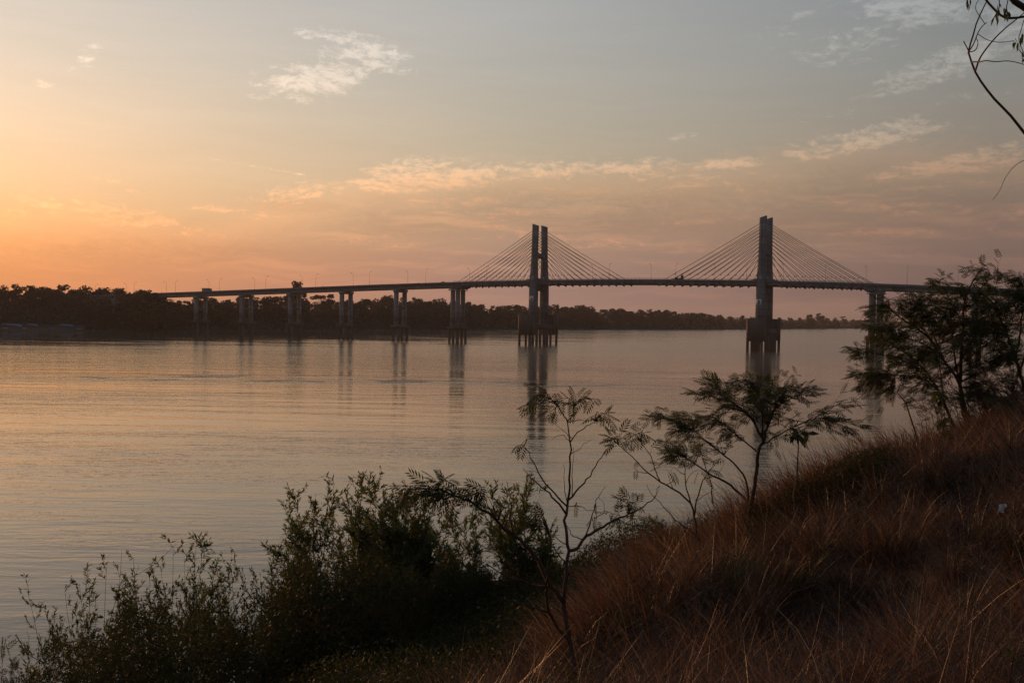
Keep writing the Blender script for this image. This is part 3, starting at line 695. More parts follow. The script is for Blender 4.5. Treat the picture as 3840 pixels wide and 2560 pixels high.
def small_car(s, t):
    r = empty('car', bw(s, t, float(road(s)) + 0.006), BRZ); tag(r, 'small dark car with rounded roof just left of the left cable fan', 'car')
    o = [(-2.1, 0.35), (2.1, 0.35), (2.15, 0.8), (1.3, 0.98), (0.6, 1.55), (-1.0, 1.6), (-1.75, 1.1), (-2.1, 0.95)]
    mb = MB(); mb.loft([[(x, -0.84, z) for x, z in o], [(x, 0.84, z) for x, z in o]]); b = mb.build('body', M['dark'], r)
    mb = MB(); q = [(-1.5, 1.08), (1.02, 1.05), (0.52, 1.48), (-0.95, 1.52)]
    for y in (-0.85, 0.85): mb.add([(x, y, z) for x, z in q], [0, 1, 2, 3])
    mb.build('window', M['glass'], b); wheels(r, (-1.35, 1.35), 0.78, 0.31)
small_car(-70.5, -2.0)
def motorbike(s, t, label, plabel):
    r = empty('motorcycle', bw(s, t, float(road(s)) + 0.006), BRZ); tag(r, label, 'motorcycle', 'motorcycles on the bridge')
    mb = MB(); mb.tube([(-0.75, 0, 0.75), (-0.2, 0, 0.72), (0.1, 0, 0.78), (0.45, 0, 0.9)], [0.1, 0.14, 0.15, 0.08], 8); mb.tube([(0.1, 0, 0.4), (0.3, 0, 0.7)], 0.12, 6); mb.build('body', M['dark'], r)
    for x in (-0.62, 0.62):
        mb = MB(); mb.cyl((x, -0.05, 0.3), (x, 0.05, 0.3), 0.3, n=14); mb.build('wheel', M['rubber'], r)
    mb = MB(); mb.tube([(0.62, 0, 0.3), (0.45, 0, 0.95)], 0.04, 5); mb.tube([(0.42, -0.33, 1.0), (0.42, 0.33, 1.0)], 0.03, 5); mb.build('handlebar', M['steel'], r)
    person('person', bw(s, t, float(road(s)) + 0.006), BRZ, [(-0.15, 0.86), (-0.12, 1.2), (-0.02, 1.42), (0.02, 1.52), (0.06, 1.68)], True, plabel)
def person(name, loc, rz, spine, riding, label):
    """one continuous skinned body: pelvis, spine, head, arms forward, legs bent"""
    z0 = spine[0][1]; x0 = spine[0][0]
    v = [(x, 0, z) for x, z in spine]; rad = [0.15, 0.17, 0.16, 0.065, 0.11]; e = [(0, 1), (1, 2), (2, 3), (3, 4)]
    v.append((spine[4][0] + 0.01, 0, spine[4][1] + 0.12)); rad.append(0.085); e.append((4, 5))
    sx, sz = spine[2]
    for sg in (-1, 1):
        n = len(v)
        v += [(sx, sg * 0.2, sz - 0.02), (sx + 0.15, sg * 0.27, sz - 0.28), (sx + 0.42, sg * 0.25, sz - 0.38), (sx + 0.5, sg * 0.25, sz - 0.39)]
        rad += [0.065, 0.05, 0.035, 0.03]; e += [(2, n), (n, n + 1), (n + 1, n + 2), (n + 2, n + 3)]
        n = len(v)
        v += [(x0 + 0.02, sg * 0.12, z0), (x0 + 0.42, sg * 0.17, z0 - 0.04), (x0 + 0.34, sg * 0.17, z0 - 0.45), (x0 + 0.5, sg * 0.17, z0 - 0.5)]
        rad += [0.09, 0.07, 0.05, 0.035]; e += [(0, n), (n, n + 1), (n + 1, n + 2), (n + 2, n + 3)]
    me = bpy.data.meshes.new(name); me.from_pydata(v, e, []); me.materials.append(M['cloth'])
    o = bpy.data.objects.new(name, me); COL.objects.link(o); o.location = Vector([float(a) for a in loc]); o.rotation_euler = (0, 0, rz)
    md = o.modifiers.new('skin', 'SKIN'); sv = me.skin_vertices[0].data
    for k, r_ in enumerate(rad): sv[k].radius = (r_, r_)
    sv[0].use_root = True
    o.modifiers.new('sub', 'SUBSURF').levels = 1
    tag(o, label, 'person')
    return o
def st_of(px):
    d = ray(px, 1065); k = ((B0 - TR * 3.5 - CAM) @ TR) / (d @ TR); return float((CAM + d * k - B0) @ AX)
motorbike(st_of(1210), -3.6, 'dark motorcycle over the third river span from the left bank', 'rider in dark clothes over the third river span from the left bank')
motorbike(st_of(1431), -3.6, 'dark motorcycle over the fourth river span from the left bank', 'rider in dark clothes over the fourth river span from the left bank')
motorbike(st_of(1571), -3.6, 'dark motorcycle a little left of the rounded dark car', 'rider in dark clothes just left of the rounded dark car')
motorbike(st_of(2521), -3.9, 'dark motorcycle in front of the small loaded truck', 'rider in dark clothes in front of the small loaded truck')
def loaded_truck(s, t):
    r = empty('truck', bw(s, t, float(road(s)) + 0.006), BRZ + math.pi); tag(r, 'dark small truck with a tall upright load among the left cables of the right pylon', 'truck')
    mb = MB(); mb.box((-2.6, -0.85, 0.5), (2.3, 0.85, 0.75)); mb.build('chassis', M['dark'], r)
    o = [(1.0, 0.76), (2.5, 0.76), (2.55, 1.5), (2.15, 2.35), (1.0, 2.35)]
    mb = MB(); mb.loft([[(x, -0.85, z) for x, z in o], [(x, 0.85, z) for x, z in o]]); c = mb.build('cab', M['dark'], r)
    mb = MB(); mb.box((1.2, -0.87, 1.5), (2.05, -0.855, 2.15)); mb.box((1.2, 0.855, 1.5), (2.05, 0.87, 2.15)); mb.build('window', M['glass'], c)
    mb = MB(); mb.box((-2.6, -0.9, 0.76), (0.9, 0.9, 1.3)); mb.build('cargo_bed', M['dark'], r)
    mb = MB(); mb.box((-2.4, -0.7, 1.3), (-1.2, 0.7, 3.3)); mb.box((-0.9, -0.6, 1.3), (0.2, 0.6, 1.9)); mb.build('load', M['cloth'], r)
    wheels(r, (-1.7, 1.65), 0.75, 0.38)
loaded_truck(st_of(2538) + 1.0, -2.6)

# fisher in a small boat among the piers
bl = on_level(1446, 1259.5)
r = empty('canoe', bl, 0.12); tag(r, 'tiny dark canoe on the water between two approach piers', 'boat')
mb = MB(); rings = []
for x, w, h in [(-2.8, 0.05, 0.5), (-1.8, 0.34, 0.32), (0, 0.45, 0.28), (1.8, 0.34, 0.32), (2.8, 0.05, 0.5)]:
    rings.append([(x, -w, h), (x, -w * 0.6, -0.1), (x, w * 0.6, -0.1), (x, w, h)])
mb.loft(rings); mb.build('hull', M['timber'], r)
mb = MB(); mb.box((-0.5, -0.36, 0.26), (-0.2, 0.36, 0.32)); mb.build('thwart', M['timber'], r)
person('person', (bl[0], bl[1], 0.0), 0.12, [(-0.35, 0.44), (-0.33, 0.78), (-0.25, 1.0), (-0.22, 1.1), (-0.18, 1.24)], False, 'person in dark clothes sitting in the tiny canoe')

# ------------------------------------------------------------------ far bank: trees, scrub, boathouses, houses
def quads_at(c, size, rng, flat=0.0):
    """small randomly turned leaf-clump quads at the centres c"""
    n = len(c); a = nrm(rng.normal(size=(n, 3))); b = nrm(np.cross(a, nrm(rng.normal(size=(n, 3)))))
    if flat: b[:, 2] *= (1 - flat); b = nrm(b)
    s = np.asarray(size).reshape(-1, 1) * np.ones((n, 1)); k = rng.uniform(0.45, 0.8, (n, 1))
    v = np.stack([c - a * s, c + b * s * k, c + a * s, c - b * s * k], 1).reshape(-1, 3)
    return v, np.arange(4 * n).reshape(n, 4)
def tree_template(kind, seed):
    r = np.random.default_rng(seed)
    root = empty('broadleaf_tree')
    mb = MB()
    th = {'round': 0.24, 'bushy': 0.14, 'feathery': 0.42, 'umbrella': 0.62}[kind]
    bend = r.normal(0, 0.02, 2)
    mb.tube([(0, 0, -0.03), (bend[0], bend[1], th * 0.5), (bend[0] * 2, bend[1], th), (bend[0] * 2, bend[1] * 2, th + 0.25)], [0.018, 0.014, 0.011, 0.004], 6)
    blobs = []
    nb = {'round': 24, 'bushy': 26, 'feathery': 17, 'umbrella': 11}[kind]
    for k in range(nb):
        a = r.uniform(0, 6.28); q = math.sqrt(r.uniform(0.02, 1))
        if kind == 'umbrella': c = (math.cos(a) * q * 0.42, math.sin(a) * q * 0.42, 0.84 + 0.08 * (1 - q) + r.uniform(-0.04, 0.03)); rad = (r.uniform(0.08, 0.14),) * 2 + (0.05,)
        elif kind == 'feathery': c = (math.cos(a) * q * 0.26, math.sin(a) * q * 0.26, r.uniform(0.48, 0.92)); rad = (r.uniform(0.07, 0.11),) * 2 + (r.uniform(0.05, 0.08),)
        elif kind == 'bushy': z = r.uniform(0.12, 0.88); w = 0.36 * math.sqrt(max(0.1, 1 - (max(0, z - 0.3) / 0.66) ** 2)); c = (math.cos(a) * q * w, math.sin(a) * q * w, z); rad = (r.uniform(0.07, 0.19),) * 2 + (r.uniform(0.06, 0.15),)
        else: z = r.uniform(0.24, 0.88); w = 0.37 * math.sqrt(max(0.05, 1 - ((z - 0.52) / 0.44) ** 2)); c = (math.cos(a) * q * w, math.sin(a) * q * w, z); rad = (r.uniform(0.07, 0.19),) * 2 + (r.uniform(0.06, 0.15),)
        blobs.append((np.array(c), np.array(rad)))
        p0 = np.array([bend[0] * 2, bend[1], th * r.uniform(0.75, 1.05)])
        mb.tube([p0, (p0 + c) / 2 + np.array([0, 0, 0.02]), c], [0.007, 0.005, 0.002], 4)
    mb.build('trunk', M['bark_far'], root)
    mb = MB(); per = {'round': 125, 'bushy': 125, 'feathery': 60, 'umbrella': 80}[kind]
    for c, rad in blobs:
        d = nrm(r.normal(size=(per, 3))) * (r.uniform(0.35, 1.12, (per, 1)) ** 0.5)
        v, f = quads_at(c + d * rad, r.uniform(0.020, 0.042, per), r); mb.add(v, f)
    mb.build('crown', M['leaf_far_warm'] if seed % 3 == 0 else M['leaf_far'], root)
    return root
KINDS_ = ['round', 'round', 'bushy', 'bushy', 'round', 'feathery', 'bushy', 'feathery', 'umbrella', 'round']
TEMPL = [(k, tree_template(k, 100 + i)) for i, k in enumerate(KINDS_)]
used = set()
PROF = np.array([(-200, 1066), (0, 1064), (45, 1057), (100, 1060), (140, 1068), (155, 1082), (180, 1062), (210, 1062), (250, 1068), (280, 1078), (300, 1073), (330, 1067), (370, 1072), (400, 1070), (430, 1074), (460, 1088), (490, 1093), (512, 1097), (530, 1083), (565, 1081), (585, 1094), (610, 1112), (660, 1116), (690, 1122), (720, 1130), (750, 1115), (790, 1112), (830, 1108), (900, 1112), (950, 1110), (980, 1108), (1040, 1105), (1065, 1120), (1100, 1110), (1150, 1110), (1180, 1130), (1205, 1118), (1250, 1108), (1275, 1130), (1295, 1112), (1330, 1118), (1360, 1130), (1380, 1118), (1410, 1115), (1440, 1105), (1468, 1103), (1490, 1113), (1522, 1126), (1540, 1113), (1590, 1110), (1630, 1115), (1665, 1117), (1690, 1128), (1730, 1118), (1748, 1130), (1780, 1129), (1810, 1137), (1850, 1146), (1880, 1144), (1905, 1140), (1940, 1137), (2000, 1142), (2060, 1142), (2120, 1139), (2200, 1143), (2232, 1160), (2265, 1155), (2310, 1146), (2340, 1150), (2367, 1166), (2400, 1160), (2449, 1152), (2510, 1156), (2560, 1170), (2610, 1163), (2650, 1172), (2690, 1172), (2720, 1184), (2760, 1180), (2810, 1184), (2900, 1188), (3000, 1188), (3040, 1175), (3062, 1168), (3085, 1178), (3110, 1190), (3165, 1188), (3200, 1197), (3250, 1202), (3300, 1207), (3840, 1207)], float)
XV = np.array([p[0] for p in SHORE_PX], float); YV = np.array([p[1] for p in SHORE_PX], float)
def region(px):
    R = [(215, 'behind the blue roofed boathouses'), (420, 'between the boathouses and the bridge'), (700, 'around the landward end of the bridge'),
         (923, 'behind the two leftmost river piers'), (1104, 'between the second and third river piers'), (1297, 'between the third and fourth river piers'), (1500, 'between the fourth and fifth river piers'),
         (1715, 'between the fifth pier and the double pier'), (2010, 'between the double pier and the left pylon'), (2300, 'just right of the left pylon'), (2600, 'midway between the two pylons'), (2860, 'just left of the right pylon'), (3110, 'on the wooded point beyond the right pylon'), (9999, 'on the distant bank behind the thicket')]
    for m_, t in R:
        if px < m_: return t
KW = {'round': 'dark rounded tree', 'bushy': 'dark bushy tree', 'feathery': 'thin crowned airy tree', 'umbrella': 'flat topped spreading tree'}
def place_tree(px, d_back, top_y, ti, wmul=1.0, label=None, group=None, rowname=''):
    shy = float(np.interp(px, XV, YV))
    p = on_level(px, shy)
    if px < 0: p = on_level(0, 1238) + np.array([0.84, 0.545, 0]) * px * 0.2
    away = nrm(np.array([p[0], p[1], 0.0])); q = p + away * d_back
    # distance of the tree behind the waterline, measured across the bank
    ii = np.argmin(np.linalg.norm(pp - q[:2], axis=1)); dn = max(1.0, float((q[:2] - pp[ii]) @ nn[ii]))
    zg = float(far_z(dn)); ztop = at_depth(max(px, 0), top_y, q[1])[2]
    h = max(6.0, ztop - zg)
    kind, t = TEMPL[ti]
    if ti in used: o = copy_tree(t, (q[0], q[1], zg - 0.2), random.uniform(0, 6.28))
    else: o = t; used.add(ti); o.location = (q[0], q[1], zg - 0.2); o.rotation_euler = (0, 0, random.uniform(0, 6.28))
    w = h * wmul
    if kind in ('round', 'bushy'): w = min(w, 27) if h > 12 else w * 1.2
    o.scale = (w * random.uniform(0.85, 1.25), w * random.uniform(0.9, 1.1), h)
    reg = region(px)
    tag(o, label or (KW[kind] + ' ' + rowname + reg), 'tree', group or (KW[kind] + 's ' + rowname.replace(',', '') + reg))
    return o
px = -190.0; k = 0
main = [0, 1, 2, 3, 4, 6, 9, 2, 3, 0, 4, 6]
while px < 3330:
    shy = float(np.interp(px, XV, YV)); pdist = on_level(max(px, 0), shy); mpp = pdist[1] / FOC      # metres per photo pixel
    top = float(np.interp(px, PROF[:, 0], PROF[:, 1]))
    ti = main[k % len(main)] if random.random() > 0.12 else random.choice([5, 7])
    place_tree(px, random.uniform(42, 75), top + random.uniform(-2, 7) * (1 if px < 2600 else 0.5), ti, random.uniform(0.8, 1.15))
    # a lower tree nearer the water
    pf = px + random.uniform(4, 12) / mpp * 0.4
    hpx = shy - top
    place_tree(pf, random.uniform(14, 34) if pf > 330 else random.uniform(30, 44), shy - hpx * random.uniform(0.58, 0.9), random.choice([2, 3, 6, 2, 3, 0]), random.uniform(0.95, 1.3), rowname='low by the water, ')
    px += random.uniform(8.0, 12.5) / mpp * (1.0 if px < 2600 else 1.5); k += 1
for px_, tp_, dd_ in ((470, 1092, 8), (505, 1098, 7), (532, 1086, 6), (556, 1081, 5), (582, 1096, 5), (604, 1140, 5)):
    place_tree(px_, dd_, tp_, random.choice([0, 2, 3, 6]), 0.95)
place_tree(1093, 70, 1058, 7, 0.75, 'tall tree rising above the bridge deck, left of a close pair', 'tall pair of trees above the deck')
place_tree(1119, 74, 1051, 5, 0.8, 'tall tree rising above the bridge deck, right of a close pair', 'tall pair of trees above the deck')
place_tree(1222, 60, 1098, 8, 1.0, 'flat topped spreading tree under the deck between third and fourth river piers', 'spreading trees under the deck')
place_tree(1545, 66, 1112, 7, 0.8, 'slim airy tree in a gap of the tree line left of the double pier', 'slim trees in the gap')
place_tree(3163, 90, 1184, 8, 0.7, 'small flat topped tree alone on the distant point', 'small spreading tree')

def tree_h(x):
    t = np.interp(x, PROF[:, 0], PROF[:, 1]); sy = np.interp(x, XV, YV); yd = 18.5 * FOC / (sy - 1176 - 0.016 * (x - 1920)); return np.maximum(3.0, (sy - t) / FOC * yd - 9.0)
def far_mass(name, pxs, dmin, dmax, hfun, n, size, mat, label, kindv='stuff'):
    r = np.random.default_rng(len(name) + n); x = r.uniform(pxs[0], pxs[1], n)
    sy = np.interp(x, XV, YV); d = ray(1920, 1280)
    base = np.stack([on_level(a, b) for a, b in zip(x, sy)])
    away = nrm(base * np.array([1, 1, 0])); dist = r.uniform(dmin, dmax, n)
    q = base + away * dist[:, None]
    near = np.argmin(((pp[None, :, :] - q[:, None, :2]) ** 2).sum(-1), 1); dn = ((q[:, :2] - pp[near]) * nn[near]).sum(1)
    keep = (x > 320) | (dist > 13); x, dist, q, dn = x[keep], dist[keep], q[keep], dn[keep]; n = len(x)
    zg = far_z(np.maximum(dn, 0.5)); h = hfun(x, dist, r)
    q[:, 2] = zg + h
    v, f = quads_at(q, r.uniform(size[0], size[1], n), r); mb = MB(); mb.add(v, f)
    return tag(mb.build(name, mat), label, None, kind=kindv)
far_mass('riverside_scrub', (-60, 3300), 1.0, 72, lambda x, d, r: r.uniform(0, 1, len(x)) ** 0.8 * np.minimum(1.5 + 0.30 * d, 0.78 * tree_h(x)), 85000, (0.5, 1.3), M['leaf_far_warm'], 'low scrub along the foot of the far bank')
def wood_h(x, d, r):
    hmax = np.interp(x, [3250, 3400, 3840], [7.5, 6.5, 6.0]) + 1.8 * np.sin(x * 0.35) * np.sin(x * 0.11 + 1)
    return r.uniform(0, 1, len(x)) ** 0.7 * hmax
far_mass('distant_wood', (3190, 4100), 15, 160, wood_h, 26000, (1.2, 3.0), M['leaf_far'], 'distant wood on the hazy far shore at the right')

def boathouse(px, py, length, depth, label, cabin=False):
    p = on_level(px, py, 0.0); p = on_level(px, float(np.interp(px, XV, YV)) - 0.6)
    q = p + nrm(np.array([p[0], p[1], 0])) * 7.0
    r = empty('boathouse', (q[0], q[1], 0.75), 0.25); tag(r, label, 'boathouse', 'boathouses on the left bank')
    hl, hd = length / 2, depth / 2
    mb = MB(); mb.box((-hl, -hd, -0.6), (hl, hd, 0.0)); mb.build('floor', M['timber'], r)
    n = max(3, int(length / 4) + 1)
    for i in range(n):
        for y in (-hd + 0.15, hd - 0.15):
            x = -hl + 0.2 + i * (length - 0.4) / (n - 1)
            mb = MB(); mb.box((x - 0.1, y - 0.1, 0.0), (x + 0.1, y + 0.1, 1.75)); mb.build('post', M['timber'], r)
    mb = MB(); mb.box((-hl + 0.4, hd - 0.34, 0.01), (hl * 0.1, hd - 0.26, 1.7)); mb.build('wall', M['timber'], r)
    mb = MB(); o = [(-hd - 0.5, 1.7), (0, 4.1), (hd + 0.5, 1.7), (hd + 0.5, 1.8), (0, 4.22), (-hd - 0.5, 1.8)]
    mb.loft([[(-hl - 0.5 - (0.5 if y < 0 else -0.6), y, z + 0.25) for y, z in o], [(0, y, z + 0.05 * y) for y, z in o], [(hl + 0.5 + (0.8 if y < 0 else -1.0), y, z - 0.35 * (z > 2)) for y, z in o]]); mb.build('roof', M['blue_roof'], r)
    return r
boathouse(46, 1224, 14, 6, 'boathouse with a broad blue roof at the left edge of the far bank')
boathouse(124, 1224, 7, 5, 'short blue roofed boathouse next to the white cabin')
boathouse(250, 1226, 10, 4, 'low boathouse with a narrow blue roof, rightmost on the left bank')
p = on_level(101, 1237.4); q = p + nrm(np.array([p[0], p[1], 0])) * 15
r = empty('cabin', (q[0], q[1], 5.0), 0.2); tag(r, 'small pale box cabin above the blue boathouse roofs', 'cabin')
mb = MB(); mb.box((-2.2, -1.6, -3.0), (2.2, 1.6, 2.6)); mb.build('wall', M['white'], r)
mb = MB(); mb.box((-2.5, -1.9, 2.61), (2.5, 1.9, 2.85)); mb.build('roof', M['grey_roof'], r)
mb = MB(); mb.box((-0.9, -1.64, 0.7), (0.0, -1.59, 1.8)); mb.build('window', M['glass'], r)
for px_, l_, lab in ((20, 8.0, 'dark moored boat below the leftmost blue roof'), (92, 6.5, 'dark moored boat between two blue roofed boathouses'), (196, 7.5, 'dark moored boat right of the sloping gangway'), (298, 8.5, 'dark moored boat at the right end of the boathouse row')):
    p = on_level(px_, float(np.interp(px_, XV, YV)) + 1.2)
    r = empty('moored_boat', (p[0], p[1], 0), random.uniform(-0.2, 0.5)); tag(r, lab, 'boat', 'boats moored along the left bank')
    mb = MB(); rings = []
    for x, w, h0 in [(-0.5, 0.08, 0.95), (-0.36, 0.5, 0.6), (0, 0.7, 0.5), (0.36, 0.5, 0.6), (0.5, 0.08, 1.1)]: rings.append([(x * l_, -w, h0), (x * l_, -w * 0.6, -0.2), (x * l_, w * 0.6, -0.2), (x * l_, w, h0)])
    mb.loft(rings); mb.build('hull', M['timber'], r)
    mb = MB(); o = [(-0.6, 1.5), (-0.4, 1.9), (0, 2.05), (0.4, 1.9), (0.6, 1.5), (0.4, 1.8), (0, 1.95), (-0.4, 1.8)]
    mb.loft([[(-0.22 * l_, y, z) for y, z in o], [(0.2 * l_, y, z) for y, z in o]]); cn_ = mb.build('canopy', M['grey_roof'] if px_ != 196 else M['blue_roof'], r)
    for sx in (-0.2, 0.18):
        for y in (-0.56, 0.56):
            mb = MB(); mb.cyl((sx * l_, y, 0.4), (sx * l_, y, 1.55), 0.04, n=5); mb.build('post', M['timber'], cn_)
p = on_level(172, 1237.4); q = p + nrm(np.array([p[0], p[1], 0])) * 9
r = empty('gangway', (q[0], q[1], 0)); tag(r, 'pale sloping gangway between the boathouses', 'gangway')
mb = MB(); o = [(-2.2, 4.3), (2.4, 1.7), (2.4, 1.5), (-2.2, 4.1)]
mb.loft([[(x, -0.9, z) for x, z in o], [(x, 0.9, z) for x, z in o]]); mb.build('ramp', M['grey_roof'], r)
for x, z in ((-1.8, 3.8), (0.1, 2.7), (2.0, 1.5)):
    mb = MB(); mb.box((x - 0.1, -0.7, 0.2), (x + 0.1, -0.5, z)); mb.build('post', M['timber'], r)

for i, (px, lift, w, lab) in enumerate([(3100, 5, 7, 'small pale roofed house low on the distant point, leftmost'), (3133, 2, 10, 'small pale roofed house at the water on the distant point'), (3150, 3.4, 9, 'small pale roofed house in the middle of the distant row'), (3166, 1.4, 10, 'small pale roofed house at the right of the distant row'), (3243, 2.2, 9, 'small pale roofed house beside the double pier on the distant shore')]):
    p = on_level(px, float(np.interp(px, XV, YV)) - 0.3); q = p + nrm(np.array([p[0], p[1], 0])) * (6 + lift * 3)
    r = empty('house', (q[0], q[1], 0.8 + lift * 0.9), 0.3); tag(r, lab, 'house', 'small houses on the distant shore')
    mb = MB(); mb.box((-w / 2, -2.5, -1.5), (w / 2, 2.5, 1.8)); mb.build('wall', M['timber'], r)
    mb = MB(); o = [(-3.2, 1.81), (0, 3.4), (3.2, 1.81)]
    mb.loft([[(-w / 2 - 0.5, y, z) for y, z in o], [(w / 2 + 0.5, y, z) for y, z in o]]); mb.build('roof', M['grey_roof'], r)
p = at_depth(3326, 1198, 3300.0)
r = empty('tower_block', (p[0], p[1], 6)); tag(r, 'hazy block of a building far behind the distant wood', 'building')
mb = MB(); mb.box((-6.3, -6, -4), (6.3, 6, 15.2)); b = mb.build('wall', M['concrete'], r)
mb = MB(); mb.box((-4.5, -4, 15.2), (4.0, 4, 16.2)); mb.build('roof', M['concrete'], r)
for z in (7.5, 10.2, 12.9):
    mb = MB(); mb.box((-5.4, -6.05, z), (5.4, -6.01, z + 1.3)); mb.build('window', M['glass'], r)
p = at_depth(3315, 1198, 3300.0)
r = empty('radio_mast', (p[0], p[1], 6)); tag(r, 'thin hazy radio mast left of the far building', 'mast')
mb = MB()
for a in range(3): mb.tube([(math.cos(a * 2.09) * 1.2, math.sin(a * 2.09) * 1.2, -2), (math.cos(a * 2.09) * 0.25, math.sin(a * 2.09) * 0.25, 24)], 0.14, 4)
for z in range(0, 24, 2):
    k_ = 1.2 - 0.95 * z / 24
    mb.tube([(math.cos(a * 2.09) * k_, math.sin(a * 2.09) * k_, z + (a % 2) * 0.9) for a in range(4)], 0.06, 4)
mb.build('lattice', M['steel'], r)
mb = MB(); mb.cyl((0, 0, 24), (0, 0, 27), 0.1, n=5); mb.build('aerial', M['steel'], r)

# ------------------------------------------------------------------ near bank vegetation
def frond(npair=6, L=1.0, droop=0.22):
    """a feathery compound leaf of unit length along +x, leaflets folded into narrow pinnae"""
    V, F_ = [], []
    def q(a, b, c, d): n = len(V); V.extend([a, b, c, d]); F_.append([n, n + 1, n + 2, n + 3])
    def P_(x): return np.array([x * L, 0, -droop * L * x * x])
    w = 0.008 * L
    for i in range(3):
        a, b = P_(i / 3), P_((i + 1) / 3); q(a + [0, w, 0], a - [0, w, 0], b - [0, w, 0], b + [0, w, 0])
    for i in range(npair):
        x = 0.22 + 0.76 * i / (npair - 1); p = P_(x); lp = L * (0.36 + 0.16 * math.sin(math.pi * (0.2 + 0.7 * i / (npair - 1))))
        for sg in (-1, 1):
            an = math.radians(52 - 24 * i / (npair - 1))
            d = np.array([math.cos(an), sg * math.sin(an), -0.35]); d = d / np.linalg.norm(d)
            s_ = np.array([-d[1], d[0], 0]) * lp * 0.115
            m_ = p + d * lp * 0.5 + np.array([0, 0, 0.03 * L])
            q(p, m_ + s_, p + d * lp, m_ - s_)
    return np.array(V), np.array(F_)
FROND = frond(5, 1.0, 0.18); FROND_S = frond(5, 1.0, 0.35)
def simple_leaf(w=0.11, bend=0.12):
    return np.array([[0, 0, 0], [0.45, w, 0.02], [1, 0, -bend], [0.45, -w, 0.02]], float), np.array([[0, 1, 2, 3]])
WILLOW = simple_leaf(0.125, 0.1)
BROAD = simple_leaf(0.24, 0.15)
def stamp(mb, tmpl, pos, dirs, scale, rng, roll=0.6):
    V, F_ = tmpl; n = len(pos)
    x = nrm(np.asarray(dirs, float)); up = np.array([0, 0, 1.0]) + rng.normal(0, roll, (n, 3))
    y = nrm(np.cross(up, x)); z = np.cross(x, y)
    R = np.stack([x, y, z], 1)                        # rows
    v = np.einsum('vk,nkj->nvj', V, R) * np.reshape(scale, (-1, 1, 1)) + np.asarray(pos)[:, None, :]
    f = F_[None] + (np.arange(n) * len(V))[:, None, None]
    mb.add(v.reshape(-1, 3), f.reshape(-1, F_.shape[1]))
def smooth_path(pts, n):
    pts = np.asarray(pts, float); t = np.concatenate([[0], np.cumsum(np.linalg.norm(np.diff(pts, axis=0), axis=1))]); t /= t[-1]
    # Catmull-Rom through the points
    u = np.linspace(0, 1, n); out = []
    P0 = np.vstack([2 * pts[0] - pts[1], pts, 2 * pts[-1] - pts[-2]])
    for a in u:
        i = min(len(pts) - 2, np.searchsorted(t, a, 'right') - 1); i = max(0, i)
        s = (a - t[i]) / (t[i + 1] - t[i] + 1e-9); p0, p1, p2, p3 = P0[i:i + 4]
        out.append(0.5 * (2 * p1 + (p2 - p0) * s + (2 * p0 - 5 * p1 + 4 * p2 - p3) * s * s + (3 * p1 - p0 - 3 * p2 + p3) * s ** 3))
    return np.array(out)

